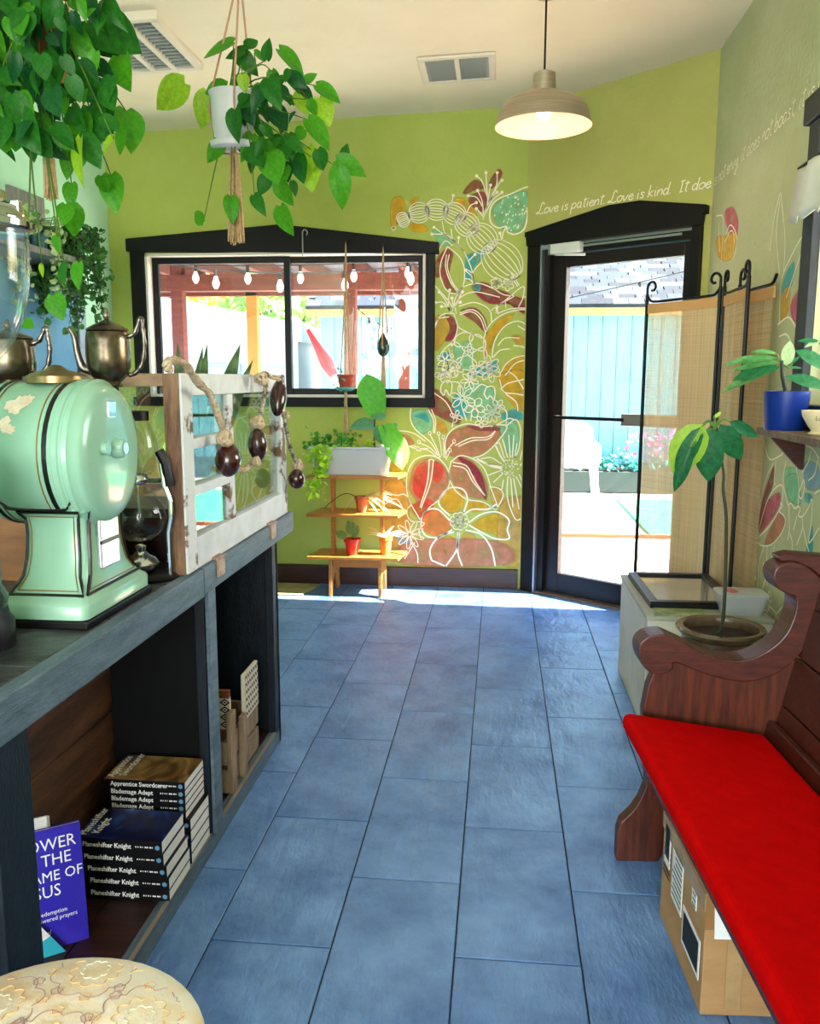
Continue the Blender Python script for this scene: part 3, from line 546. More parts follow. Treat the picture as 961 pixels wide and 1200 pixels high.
# ---- handwritten verse: single-stroke letters
F = {'L': ([(1.0, 1.6), (.75, 2.05), (.5, 1.8), (.45, .8), (.2, .1), (-.1, .15), (.1, .35), (.6, .0), (1.1, .1)], 1.15), 'o': ([(.4, 1), (.08, .75), (.08, .2), (.4, 0), (.7, .3), (.7, .8), (.4, 1)], .8), 'v': ([(.05, 1), (.3, 0), (.7, .95)], .8), 'e': ([(.1, .5), (.6, .62), (.45, 1), (.1, .7), (.15, .15), (.45, 0), (.75, .25)], .75),
     'i': ([(.15, 1), (.15, .15), (.3, 0)], .4), 's': ([(.6, .85), (.3, 1), (.15, .75), (.5, .4), (.45, .05), (.1, .1)], .7), 'p': ([(.12, 1), (.1, 0), (.08, -.95), (.1, .6), (.4, 1), (.7, .7), (.6, .15), (.15, .1)], .85), 'a': ([(.65, .9), (.3, 1), (.06, .5), (.25, 0), (.6, .4), (.65, .95), (.65, .1), (.8, 0)], .85),
     't': ([(.3, 1.7), (.27, .2), (.5, 0)], .6), 'n': ([(.08, 1), (.1, 0), (.15, .6), (.45, 1), (.65, .75), (.65, 0)], .8), 'k': ([(.1, 2), (.1, 0), (.12, .4), (.65, 1), (.25, .5), (.7, 0)], .8), 'd': ([(.6, .85), (.3, 1), (.06, .5), (.25, 0), (.6, .35), (.68, 2), (.66, .1), (.8, 0)], .85), 'I': ([(.3, 1.8), (.3, .15), (.2, 0), (.6, .05)], .65),
     'y': ([(.1, 1), (.15, .35), (.4, .2), (.65, .95), (.6, -.4), (.35, -.95), (.1, -.7), (.45, -.25)], .8), 'b': ([(.12, 1.9), (.1, .1), (.4, 0), (.68, .4), (.5, .9), (.12, .55)], .8), 'm': ([(.06, 1), (.08, 0), (.12, .7), (.35, 1), (.45, .6), (.45, 0), (.5, .7), (.75, 1), (.85, .6), (.85, 0)], 1.0), ',': ([(.12, .1), (.1, -.15), (.0, -.35)], .35), '.': ([(.1, .0), (.16, .06), (.1, .08)], .35)}
X2 = {'t': [(.05, 1.3), (.6, 1.38)], 'I': [(.05, 1.75), (.6, 1.85)], 'i': [(.2, 1.4), (.22, 1.48)]}
def write(wall, text, x, z0, xh, adv, sg, w):
    for word in text.split(' '):
        wall.g = G()
        for ch in word:
            for st in (F[ch][0], X2.get(ch)):
                if not st: continue
                q = catmull([V((x+sg*(a*adv+.25*b*xh), z0+b*xh, 0)) for a, b in st], 4); wall.ribbon([(k.x, k.y) for k in q], w)
            x += sg*F[ch][1]*adv
        if word: wall.g.build('painted_word', M_white, let)
        x += sg*.42*adv
let = thing('wall_lettering', 'white handwritten verse running above the door across both walls', 'lettering', DM @ V((.6, 0, 2.4)))
WD = Wall2D(None, lambda a, b, o: DM @ V((a, -o, b)))
t1 = 'Love is patient. Love is kind.  It doe'
wid = lambda t: sum(.42 if c == ' ' else F[c][1] for c in t)
write(WD, t1, .075, 2.392, .031, 1.115/wid(t1), 1, .0062)
WR2 = Wall2D(None, lambda a, b, o: V((XR-o, a, b)))
t2 = 's not envy, it does not boast, it is not'
write(WR2, t2, 4.83, 2.392, .036, 1.62/wid(t2), -1, .0062)
# ============================================================ COUNTER AND WHAT STANDS ON IT
CT = .878                                            # counter top height
M_bluew = mat('weathered_blue_grey_wood', '3f5363', .5, col2='6b7b88', ns=7, stretch=(6, 1, 6), bump=.35, bs=40, lo=.35, hi=.75)
M_dkpost = mat('blue_black_painted_wood', '091116', .5, col2='142029', ns=9, stretch=(4, 4, 1), bump=.2, spec=.35)
M_plank = mat('reclaimed_brown_plank', '24150d', .55, col2='5d3a22', ns=4, stretch=(2, .7, 5), bump=.3, bs=30)
M_ctop = mat('slate_counter_tile', '1d1f21', .38, col2='5a5d5e', ns=6, lo=.42, hi=.72, bump=.5, bs=25)
M_blackp = mat('black_panel', '050506', .7, col2='0a0a0b', ns=5, spec=.2)
CY0, CY1 = .45, 3.18
cnt = thing('counter_bench', 'long dark wooden counter with slate top and open lower shelf', 'counter', (-1.0, (CY0+CY1)/2, 0))
G().box(-1.32, -.735, CY0, CY1, CT-.05, CT-.014).build('worktop', M_dkpost, cnt)
y = CY0
while y < CY1-.01:
    for (a, b) in ((-1.32, -1.03), (-1.03, -.735)):
        y2 = min(y+.31, CY1); G().box(a+.002, b-.002, y+.002, y2-.002, CT-.014, CT).build('tile', M_ctop, cnt, bevel=.002, seg=1)
    y += .31
G().box(-.735, -.70, CY0, 2.17, CT-.076, CT+.002).build('edge_board', M_bluew, cnt, bevel=.004)
G().box(-.735, -.70, 2.173, CY1, CT-.072, CT+.003).build('edge_board', M_bluew, cnt, bevel=.004)
G().box(-1.32, -.735, CY1, CY1+.03, CT-.072, CT+.002).build('edge_board', M_bluew, cnt, bevel=.004)
for a, b in ((1.205, 1.312), (2.255, 2.325), (2.985, 3.055)): G().box(-.765, -.735 if a > 1.3 else -.712, a, b, .05 if a > 1.3 else 0, CT-.05).build('post', M_dkpost, cnt, bevel=.003)
G().box(-.733, -.722, 2.258, 2.322, .06, CT-.076).build('post_face', M_bluew, cnt, bevel=.002)
G().box(-1.03, -.765, 2.275, 2.305, .06, CT-.05).build('divider', M_blackp, cnt)
G().box(-1.30, -.735, 3.03, 3.06, .0, CT-.05).build('end_panel', M_dkpost, cnt, bevel=.003)
for z0, z1 in ((.06, .225), (.228, .42), (.423, .62), (.623, CT-.05)): G().box(-1.055, -1.03, CY0, 2.275, z0, z1).build('plank', M_plank, cnt, bevel=.003)
G().box(-1.055, -1.03, 2.305, 3.03, .06, CT-.05).build('back_panel', M_blackp, cnt)
M_shelfw = mat('dark_red_brown_shelf', '1d0f0a', .4, col2='3a1d14', ns=5, stretch=(1, 6, 1), bump=.15)
for a, b in ((-1.03, -.90), (-.897, -.745)): G().box(a, b, CY0, 3.03, .035, .055).build('shelf_board', M_shelfw, cnt, bevel=.002)
G().box(-.765, -.735, CY0, 3.06, 0, .06).build('kick_board', M_bluew, cnt, bevel=.003)
G().box(-.745, -.735, CY0, 3.03, .055, .062).build('shelf_edge', mat('worn_edge', '8a7f72', .5), cnt)
G().box(-1.30, -1.26, CY0, CY0+.05, 0, CT-.05).box(-1.30, -1.26, 2.98, 3.03, 0, CT-.05).build('rear_leg', M_dkpost, cnt)
# ---- old window sash standing along the counter edge
M_oldw = mat('chipped_white_paint', 'cdd0d4', .6, col2='b3b3b2', ns=9, lo=.45, hi=.8, bump=.3, bs=35)
M_rawb = mat('worn_brown_wood', '4d2f20', .65, col2='8b6a4d', ns=6, stretch=(6, 6, 1), bump=.4, bs=30)
M_chip = mat('half_stripped_paint', 'cbcccc', .65, col2='6d523a', ns=9, lo=.55, hi=.6, bump=.4, bs=30)
sx0, sx1 = -.756, -.712; sy0, sy1 = 2.09, 3.14; sz0, sz1 = CT+.004, 1.40
sash = thing('old_window_sash', 'old white window sash with chipped paint standing on counter edge', 'window sash', (-.73, 2.6, sz0))
st = .075
G().box(sx0, sx1, sy0, sy0+st, sz0, sz1).build('stile', M_chip, sash, bevel=.003)
G().box(sx0-.002, sx1-.006, sy0-.006, sy0, sz0, sz1).build('stile_end', M_rawb, sash)
G().box(sx0, sx1, sy1-st, sy1, sz0, sz1).build('stile', M_chip, sash, bevel=.003)
G().box(sx0, sx1, sy0+st, sy1-st, sz1-.058, sz1).build('top_rail', M_oldw, sash, bevel=.003)
G().box(sx0, sx1, sy0+st, sy1-st, sz0, sz0+.085).build('bottom_rail', M_oldw, sash, bevel=.003)
ym = sy0+.40
G().box(sx0, sx1, ym-.035, ym+.015, sz0+.085, sz1-.058).build('mullion', M_chip, sash, bevel=.003)
za, zb = sz0+.085, sz1-.058; hz_ = (zb-za)/3
for k in (1, 2): G().box(sx0, sx1, sy0+st, ym-.035, za+hz_*k-.014, za+hz_*k+.014).build('muntin', M_oldw, sash, bevel=.003)
for k in range(3):                                   # panes turned slightly on purpose so they reflect the bright glass door
    PMt = Matrix.Translation((-.7335, (sy0+st+ym-.035)/2, 0)) @ Matrix.Rotation(RAD(-2.6-.3*k), 4, 'Z'); hl = (ym-.035-sy0-st)/2+.002
    G().box(-.0015, .0015, -hl, hl, za+hz_*k+(.012 if k else -.002), za+hz_*(k+1)-(.012 if k < 2 else -.002), PMt).build('pane', GLASS2, sash)
G().box(-.732, -.729, ym+.015, sy1-st, za, zb).build('pane', GLASS2, sash)
M_rust = mat('rusty_steel', '8a6a58', .5, metal=.7, col2='b79c8c', ns=30)
for yy in (2.30, 2.87):
    hg = G().box(-.711, -.698, yy-.03, yy+.03, CT+.004, CT+.012).box(-.699, -.694, yy-.03, yy+.03, CT-.045, CT+.006).tube([(-.696, yy-.032, CT+.008), (-.696, yy+.032, CT+.008)], .006, 8)
    hg.build('hinge', M_rust, sash)
# second sash, glazed, along the back of the counter
s2 = thing('old_window_sash', 'bare wood framed glass sash along the back of counter', 'window sash', (-1.30, 3.0, CT))
M_barew = mat('bare_tan_wood', '7d6548', .6, col2='a58a66', ns=5, stretch=(6, .8, 6), bump=.3)
G().box(-1.31, -1.275, 2.62, 3.75, 1.355, 1.405).build('top_rail', M_barew, s2, bevel=.003)
G().box(-1.31, -1.275, 2.62, 2.68, CT+.002, 1.355).build('stile', M_barew, s2, bevel=.003)
G().box(-1.31, -1.275, 3.68, 3.75, CT-.88+.88+.002, 1.355).build('stile', M_barew, s2, bevel=.003)
G().box(-1.31, -1.275, 2.68, 3.68, CT+.002, CT+.06).build('bottom_rail', M_barew, s2, bevel=.003)
G().box(-1.294, -1.291, 2.68, 3.68, CT+.06, 1.355).build('pane', GLASS2, s2)
# the cabinet that carries the far end of that sash
cb = thing('back_cabinet', 'low dark cabinet standing behind the counter end', 'cabinet', (-1.45, 3.4, 0))
G().box(-1.62, -1.26, 3.22, 3.95, 0, CT-.02).build('body', M_blackp, cb, bevel=.004); G().box(-1.64, -1.25, 3.215, 3.97, CT-.02, CT).build('top', M_dkpost, cb, bevel=.003)
# ---- wooden net floats on rope, hung over the sash
M_float = mat('varnished_maroon_wood', '1e0907', .22, col2='3c1510', ns=6, stretch=(1, 1, 3), coat=.6)
M_rope = mat('tan_rope', 'a08a6c', .85, col2='cbb797', ns=60, bump=.8, bs=120)
M_rope2 = mat('black_fleck_rope', '4e483f', .85, col2='b9ac95', ns=70, lo=.4, hi=.6, bump=.8, bs=120)
fl = thing('net_float_garland', 'rope strung with dark wooden net floats over the sash', 'garland', (-.70, 2.5, 1.0))
def pxs(pts, X): return [atX(x, y, X) for x, y in pts]
C = lambda *p: [(180+x/4, 390+y/4) for x, y in p]
XF = -.665
def rope(pts, X, r=.0085, mt=M_rope, nm='rope'):
    P = catmull(pxs(C(*pts), X), 6); g = G()
    # two twisted strands
    for ph in (0, pi):
        Q = []
        L = 0
        for i, p in enumerate(P):
            if i: L += (p-P[i-1]).length
            t = (P[min(i+1, len(P)-1)]-P[max(i-1, 0)]).normalized(); u = t.cross(V((1, 0, 0))); u = u.normalized() if u.length > .1 else V((0, 1, 0)); b = t.cross(u)
            a = L*260+ph; Q.append(p+(u*cos(a)+b*sin(a))*r*.45)
        g.tube(Q, r*.72, 6)
    return g.build(nm, mt, fl, smooth=2)
rope([(75, 180), (62, 145), (90, 128), (150, 150), (175, 185), (215, 240), (265, 290), (300, 380), (330, 470), (340, 500)], XF, .010)
rope([(490, 220), (525, 190), (525, 250), (510, 350), (490, 400), (488, 430)], XF, .009, M_rope2)
rope([(490, 590), (470, 600), (430, 640), (400, 640)], XF-.02, .009)
rope([(610, 385), (625, 470), (645, 550), (670, 610)], XF+.0, .0075, M_rope2)
rope([(540, 200), (580, 215), (600, 230)], XF, .008)
def knot(x, y, r, X=XF):
    c = pxs(C((x, y)), X)[0]; g = G()
    for k in range(4):
        M = Matrix.Rotation(k*.8, 3, 'X') @ Matrix.Rotation(k*.55, 3, 'Y'); pts = [c+M @ V((r*cos(a), r*.85*sin(a), (k-1.5)*r*.25)) for a in [i*pi/6 for i in range(13)]]; g.tube(pts, r*.42, 6)
    return g.build('knot', M_rope, fl, smooth=2)
for a in ((335, 495, .019), (488, 420, .018), (505, 215, .018), (675, 620, .018), (620, 385, .012), (480, 603, .013)): knot(*a)
def flt(x, y, w, h, ang, X=XF):
    c = pxs(C((x, y)), X)[0]; d = (c-CAM).length; s = d/FPX/4
    M = Matrix.Rotation(-RAD(ang), 3, 'X')
    pr = [(0, -1), (.32, -.93), (.62, -.75), (.9, -.35), (1, 0), (.9, .35), (.62, .75), (.32, .93), (0, 1)]
    G().lathe([(r*w*s/2, z*h*s/2) for r, z in pr], c, 18, M).build('float', M_float, fl, smooth=2)
flt(350, 595, 125, 160, 12); flt(488, 525, 95, 155, -4); flt(585, 305, 82, 180, 22); flt(670, 685, 82, 95, -10, XF)
# ---- mint coffee grinder
M_mint2 = mat('mint_enamel', '84b097', .25, col2='8eb8a0', ns=3, coat=.35, spec=.45)
M_stripe = mat('black_pinstripe', '0c0f0d', .35); M_goldl = mat('gold_pinstripe', '8a6a34', .4, metal=.3)
M_chipw = mat('bare_chip', 'e0d2bd', .7, col2='c9b499', ns=40)
M_blk = mat('black_iron', '060607', .45, spec=.3)
M_chrome = mat('chrome', 'd8d8da', .1, metal=1)
gr = thing('coffee_grinder', 'vintage mint green enamel coffee grinder with black pinstripes', 'coffee grinder', (-.822, 1.765, CT))
gx, gy = -.822, 1.765
def rr(cx, cy, hx, hy, z, r=.02, k=3):
    o = []
    for sx, sy, a0 in ((1, 1, 0), (-1, 1, pi/2), (-1, -1, pi), (1, -1, 3*pi/2)):
        for i in range(k+1):
            a = a0+pi/2*i/k; o.append(V((cx+sx*(hx-r)+r*cos(a), cy+sy*(hy-r)+r*sin(a), z)))
    return o
prof = [(CT+.018, .094, .160), (CT+.02, .096, .162), (CT+.045, .096, .162), (CT+.052, .093, .158), (CT+.058, .087, .147), (CT+.075, .079, .128), (CT+.10, .073, .112), (CT+.14, .069, .100), (CT+.19, .067, .096), (CT+.222, .069, .098), (CT+.235, .078, .112), (CT+.26, .079, .114), (CT+.30, .080, .115)]
G().box(gx-.099, gx+.099, gy-.165, gy+.165, CT, CT+.018).build('foot_plate', M_blk, gr, bevel=.004)
G().loft([rr(gx, gy, a, b, z, .018) for z, a, b in prof]).build('pedestal', M_mint2, gr, smooth=1)
def hx(z):
    for i in range(len(prof)-1):
        if prof[i][0] <= z <= prof[i+1][0]:
            t = (z-prof[i][0])/(prof[i+1][0]-prof[i][0]); return (prof[i][1]+(prof[i+1][1]-prof[i][1])*t, prof[i][2]+(prof[i+1][2]-prof[i][2])*t)
    return prof[-1][1:]
def stripe(face, ins, w, mt):
    z0, z1 = CT+.066+ins*.6, CT+.235-ins; zs = [z0+(z1-z0)*i/10 for i in range(11)]; loop = []
    def pt(side, z, s=1):
        a, b = hx(z); o = .0012
        hw = (a-.011 if face == 'f' else b-.018)-ins*.8
        if z < CT+.1: hw += (CT+.1-z)*.25
        return V((gx+side*hw, gy-b-o, z)) if face == 'f' else V((gx+a+o, gy+side*hw, z))
    loop = [pt(-1, z) for z in zs]+[pt(1, z) for z in reversed(zs)]
    g = G(); loop.append(loop[0]); loop.append(loop[1]); g.tube(loop, w, 5); return g.build('pinstripe', mt, gr)
stripe('f', 0, .0034, M_stripe); stripe('f', .012, .0013, M_goldl); stripe('s', 0, .0034, M_stripe); stripe('s', .012, .0013, M_goldl)
G().tube(catmull([V((gx-.105, gy-.128, CT+.262)), V((gx-.092, gy-.121, CT+.252)), V((gx-.078, gy-.117, CT+.242)), V((gx+.0, gy-.1165, CT+.240)), V((gx+.04, gy-.117, CT+.242)), V((gx+.05, gy-.121, CT+.252)), V((gx+.062, gy-.128, CT+.262))], 5), .0032, 5).build('pinstripe', M_stripe, gr)
# silver plate on the side
a, b = hx(CT+.16); G().box(gx+a-.002, gx+a+.010, gy-.045, gy+.045, CT+.10, CT+.235).build('silver_plate', mat('mottled_silver', '8f9a9a', .2, metal=1, col2='d0d6d4', ns=45), gr, bevel=.004, label='polished silver plate')
G().box(gx+a+.008, gx+a+.013, gy-.045, gy+.045, CT+.155, CT+.163).build('plate_band', M_stripe, gr)
# motor drum along X
R90 = Matrix.Rotation(pi/2, 3, 'Y'); dc = V((0, gy, 1.228)); DR = .158
def lx(pr, x0=0): return G().lathe(pr, (x0, gy, 1.228), 40, R90)
dp = [(.10, -.985), (.135, -.975), (.15, -.955), (.155, -.945), (.155, -.786), (.159, -.783), (.159, -.772), (.156, -.769), (.156, -.765), (.159, -.762), (.158, -.752), (.150, -.747), (.147, -.738), (.139, -.730), (.118, -.724), (.06, -.721), (0, -.720)]
lx(dp).build('drum', M_mint2, gr, smooth=1)
for x_, w_ in ((-.93, .004), (-.917, .0012), (-.799, .0048), (-.814, .0012)):
    lx([(.1552, x_-w_), (.1566, x_-w_), (.1566, x_+w_), (.1552, x_+w_)]).build('pinstripe', M_stripe if w_ > .002 else M_goldl, gr)
for ang in (35, 155, 275):
    p = V((-.738, gy+.125*cos(RAD(ang)), 1.228+.118*sin(RAD(ang)))); G().box(p.x-.008, p.x+.006, p.y-.018, p.y+.018, p.z-.008, p.z+.008).build('cap_lug', M_mint2, gr, bevel=.005)
G().tube([(-.728, gy, 1.238), (-.70, gy, 1.238)], [.024, .019], 16).build('cap_boss', M_mint2, gr, bevel=.003)
G().tube([(-.70, gy, 1.238), (-.697, gy, 1.238)], .012, 14).build('boss_screw', M_chrome, gr)
G().tube([(-.728, gy-.055, 1.243), (-.71, gy-.055, 1.243)], .014, 12).build('screw', M_mint2, gr); G().box(-.724, -.717, gy-.03, gy+.005, 1.305, 1.34).build('maker_plate', M_chrome, gr, bevel=.002)
def oncyl(x, a, o=.0006): return V((x, gy-(.155+o)*cos(a), 1.228+(.155+o)*sin(a)))
random.seed(5)
for cx_, ca, rx_, ra in ((-.873, .74, .022, .15), (-.858, .84, .016, .1), (-.888, .46, .013, .10), (-.876, .38, .015, .07)):
    n = 18; P = []
    for i in range(n):
        k = random.uniform(.7, 1.25); a = 2*pi*i/n; P.append(oncyl(cx_+rx_*k*cos(a), ca+ra*k*sin(a), .0008))
    G().add(P+[oncyl(cx_, ca, .0009)], [(i, (i+1) % n, n) for i in range(n)]).build('paint_chip', M_chipw, gr)
G().box(-.905, -.84, gy-.035, gy+.03, 1.372, 1.392).build('name_plate', mat('tarnished_plate', '4b4138', .4, metal=.7), gr, bevel=.003)
M_brass = mat('tarnished_brass', '7d6647', .3, metal=.9, col2='a88e63', ns=12)
G().lathe([(.062, 1.378), (.062, 1.392), (.05, 1.398), (.025, 1.405), (.01, 1.415), (0, 1.416)], (-.845, gy, 0), 24).build('hopper_collar', M_brass, gr, smooth=1)
gr.location.x -= .02
# ---- dark mill with glass hopper at the left edge
ml = thing('coffee_mill', 'dark green mill with tall glass hopper at left edge', 'coffee mill', (-.955, 1.475, CT))
M_dgreen = mat('dark_green_enamel', '0f2a22', .25, coat=.4)
mx_, my_ = -.905, 1.478
G().lathe([(.07, CT), (.07, CT+.05), (.062, CT+.06), (.058, CT+.09), (.05, CT+.1)], (mx_, my_, 0), 24).build('foot', M_blk, ml, smooth=1)
G().lathe([(.056, CT+.05), (.062, CT+.1), (.052, CT+.12), (.052, CT+.30), (.058, CT+.31), (.058, CT+.35), (.03, CT+.38), (.03, CT+.55)], (mx_, my_, 0), 24).build('body', M_dgreen, ml, smooth=1)
for k in range(5): G().lathe([(.0525, CT+.235+k*.012), (.0545, CT+.238+k*.012), (.0525, CT+.241+k*.012)], (mx_, my_, 0), 24, caps=False).build('ring', M_chrome, ml)
hc = (-.865, 1.5, 0)
G().tube([(mx_, my_, CT+.53), (mx_+.04, my_+.008, CT+.545), (hc[0]-.01, hc[1], 1.43)], [.03, .028, .03], 16).build('neck', M_blk, ml, smooth=2)
G().lathe([(.03, 1.42), (.055, 1.45), (.078, 1.50), (.09, 1.56), (.094, 1.62), (.094, 1.655)], hc, 32, caps=False).build('glass_hopper', GLASSJ, ml, smooth=2)
G().lathe([(.025, 1.425), (.05, 1.452), (.073, 1.502), (.0855, 1.56), (.089, 1.62), (.089, 1.65)], hc, 32, caps=False).build('hopper_liner', GLASSJ, ml, smooth=2)
G().lathe([(.095, 1.650), (.104, 1.655), (.104, 1.665), (.097, 1.668), (.097, 1.675), (.092, 1.69), (.06, 1.705), (.06, 1.72), (0, 1.725)], hc, 32).build('hopper_lid', M_chrome, ml, smooth=1)
for a in (0, .8): G().box(hc[0]+.085*cos(a)-.006, hc[0]+.085*cos(a)+.01, hc[1]-.085*sin(a)-.008, hc[1]-.085*sin(a)+.008, 1.675, 1.70).build('lid_clip', M_chrome, ml, bevel=.002)
# ---- riser cabinet behind the grinder, carrying the teapots
M_tan = mat('tan_box_wood', '5e3a1c', .55, col2='7d5228', ns=4, stretch=(1, 1, 6))
rs = thing('riser_box', 'brown wooden riser box behind the mint grinder under the teapots', 'box', (-1.13, 2.2, CT))
G().box(-1.24, -.905, 1.985, 2.14, CT, 1.352).build('body', M_tan, rs, bevel=.004)
G().box(-1.245, -.90, 1.98, 2.145, 1.352, 1.366).build('top_board', mat('dark_riser_top', '2a1a10', .5), rs, bevel=.003)
G().box(-1.2, -.95, 1.975, 1.985, 1.06, 1.075).build('strap', M_blk, rs)
M_silver = mat('tarnished_silver', '30261d', .27, metal=.95, col2='94866f', ns=9, lo=.3, hi=.7)
M_pew = mat('dark_pewter', '5a5048', .3, metal=.95, col2='8a8078', ns=20)
def teapot(label, c, H, R, spout, ang, fin):
    t = thing('teapot', label, 'teapot', c, 'tarnished silver teapots'); M = Matrix.Rotation(ang, 4, 'Z'); M.translation = V(c)
    W = lambda g: g.xf(M)
    pr_ = [(.55*R, 0), (.62*R, .015*H), (.5*R, .06*H), (.78*R, .14*H), (.97*R, .26*H), (R, .42*H), (.98*R, .62*H), (.93*R, .72*H), (.86*R, .74*H)]
    W(G().lathe(pr_, (0, 0, 0), 28)).build('body', M_silver, t, smooth=1)
    ld = W(G().lathe([(.92*R, .735*H), (.95*R, .75*H), (.88*R, .775*H), (.6*R, .82*H), (.3*R, .86*H), (.12*R, .885*H), (.09*R, .9*H)], (0, 0, 0), 28)).build('lid', M_silver, t, smooth=1)
    W(G().lathe([(.07*R, .89*H), (.16*R, .92*H), (.18*R, .955*H), (.08*R, .99*H), (.1*R, 1.02*H), (0, 1.05*H)], (0, 0, 0), 12)).build('finial', M_pew, ld, smooth=2)
    h_ = catmull([(.9*R, 0, .66*H), (1.25*R, 0, .72*H), (1.55*R, 0, .92*H), (1.62*R, 0, .78*H), (1.66*R, 0, .55*H), (1.5*R, 0, .3*H), (1.15*R, 0, .18*H), (.85*R, 0, .16*H)], 5)
    W(G().tube(h_, [.05*R+.05*R*sin(i*.9)**2+.03*R for i in range(len(h_))], 8)).build('handle', M_pew, t, smooth=2)
    if spout:
        s_ = catmull([(-.8*R, 0, .22*H), (-1.2*R, 0, .26*H), (-1.4*R, 0, .45*H), (-1.5*R, 0, .66*H), (-1.72*R, 0, .78*H)], 5)
        W(G().tube(s_, [.22*R-.12*R*i/(len(s_)-1) for i in range(len(s_))], 10)).build('spout', M_pew, t, smooth=2)
    return t
p = atY(129, 455, 2.06); teapot('tarnished silver teapot with lid finial and dark curved spout', (p.x, 2.06, 1.366), .185, .054, True, RAD(8), True)
p = atY(14, 455, 2.06); teapot('tarnished silver pot half hidden behind the glass hopper', (p.x, 2.06, 1.366), .16, .062, False, RAD(5), True)
# ---- siphon brewer and the dark box behind it
sp = thing('siphon_brewer', 'glass siphon coffee brewer with chrome stand beside grinder', 'coffee siphon', (-.80, 2.03, CT))
sc_ = atY(163, 600, 2.06); scx, scy = sc_.x, 2.06
G().lathe([(.06, CT), (.062, CT+.006), (.055, CT+.012), (.02, CT+.014)], (scx+.03, scy, 0), 24).build('base', M_blk, sp, smooth=1)
G().tube([(scx+.075, scy, CT+.01), (scx+.075, scy, CT+.12), (scx+.085, scy, CT+.16), (scx+.085, scy, CT+.20), (scx+.07, scy, CT+.24), (scx+.06, scy, CT+.33)], .006, 8).build('stand_rod', M_chrome, sp, smooth=1)
G().tube([(scx+.06, scy, CT+.255), (scx, scy, CT+.255)], .007, 8).lathe([(.026, CT+.245), (.03, CT+.25), (.03, CT+.262), (.026, CT+.268)], (scx, scy, 0), 20, caps=False).build('clamp', M_chrome, sp, smooth=1)
G().lathe([(.0, CT+.095), (.03, CT+.1), (.055, CT+.12), (.068, CT+.155), (.062, CT+.19), (.04, CT+.218), (.025, CT+.228), (.024, CT+.25)], (scx, scy, 0), 28, caps=False).build('lower_globe', GLASSJ, sp, smooth=2)
G().lathe([(.0, CT+.265), (.03, CT+.268), (.048, CT+.285), (.054, CT+.32), (.05, CT+.36), (.036, CT+.395), (.032, CT+.41)], (scx, scy, 0), 28, caps=False).build('upper_vessel', GLASSJ, sp, smooth=2)
G().lathe([(.035, CT+.405), (.035, CT+.428), (0, CT+.43)], (scx, scy, 0), 24).build('lid', M_blk, sp, smooth=1)
G().tube([(scx, scy, CT+.12), (scx, scy, CT+.26)], .006, 8, caps=False).build('siphon_tube', GLASSJ, sp)
G().tube([(scx+.06, scy, CT+.33), (scx+.075, scy, CT+.30), (scx+.08, scy+.01, CT+.24)], .013, 8).build('grip', M_blk, sp, smooth=1)
G().lathe([(.03, CT+.014), (.042, CT+.025), (.045, CT+.04), (.036, CT+.055), (.02, CT+.062), (.014, CT+.07)], (scx, scy, 0), 24).build('burner', M_chrome, sp, smooth=1)
G().lathe([(.012, CT+.07), (.014, CT+.085), (.005, CT+.09)], (scx, scy, 0), 16).build('burner_cap', M_chrome, sp, smooth=1)
bx = thing('storage_box', 'dark maroon box standing behind the siphon brewer', 'box', (-.96, 2.38, CT))
G().box(-1.12, -.81, 2.26, 2.5, CT, CT+.125).build('body', mat('dark_maroon', '250b0c', .4), bx, bevel=.004); G().box(-1.125, -.805, 2.255, 2.505, CT+.125, CT+.15).build('lid', mat('black_lid', '0c0a0a', .35), bx, bevel=.004)
# ---- snake plant behind the sash
sn = thing('snake_plant', 'snake plant with pointed blades standing behind the sash', 'plant', (-1.1, 3.02, CT))
G().lathe([(.055, CT), (.075, CT+.13), (.08, CT+.14), (.07, CT+.14), (.065, CT+.12), (0, CT+.12)], (-1.05, 2.98, 0), 24).build('pot', mat('dark_teal_pot', '1b4a44', .35), sn, smooth=1)
LS = leafmesh('blade', leafmat('snake_leaf', '2e4a34', '6f8a55', tr=.15), .10, 0, .6, -.02, .5)
for (x, y, w_, bx_) in ((208, 400, 1, 0), (243, 402, .9, .02), (238, 405, .9, -.02), (282, 402, 1.3, .03), (297, 420, 1, .04), (275, 470, 1.2, .01)):
    tp = atY(x, y, 2.98); inst(LS, 'blade', leafM((-1.05+bx_, 2.98, CT+.1), tp, w_), sn)
# ============================================================ BOOKS, CRATE, STOOL
M_cover = mat('black_book_cover', '06060a', .35); M_page = mat('book_pages', 'e6e2de', .8, col2='d0ccc8', ns=90, stretch=(1, 1, 12)); M_wht = mat('white_print', 'f4f2ee', .6)
M_emb = mat('blue_emblem', '5f93b8', .5)
SH = .0555
def nebula(name, stops):
    M = bpy.data.materials.new(name); M.use_nodes = True; t = M.node_tree; b = t.nodes['Principled BSDF']; b.inputs['Roughness'].default_value = .3
    tc = t.nodes.new('ShaderNodeTexCoord'); mp = t.nodes.new('ShaderNodeMapping'); mp.inputs['Scale'].default_value = (9, 5, 1); mp.inputs['Rotation'].default_value = (0, 0, .8); t.links.new(tc.outputs['Object'], mp.inputs[0])
    n = t.nodes.new('ShaderNodeTexNoise'); n.inputs['Scale'].default_value = 1.3; n.inputs['Detail'].default_value = 4; n.inputs['Distortion'].default_value = 1; t.links.new(mp.outputs[0], n.inputs['Vector'])
    r = t.nodes.new('ShaderNodeValToRGB'); e = r.color_ramp.elements
    e[0].position, e[1].position = stops[0][0], stops[-1][0]; e[0].color, e[1].color = lin(stops[0][1]), lin(stops[-1][1])
    for p, c in stops[1:-1]: q = e.new(p); q.color = lin(c)
    t.links.new(n.outputs[0], r.inputs[0]); t.links.new(r.outputs[0], b.inputs['Base Color']); return M
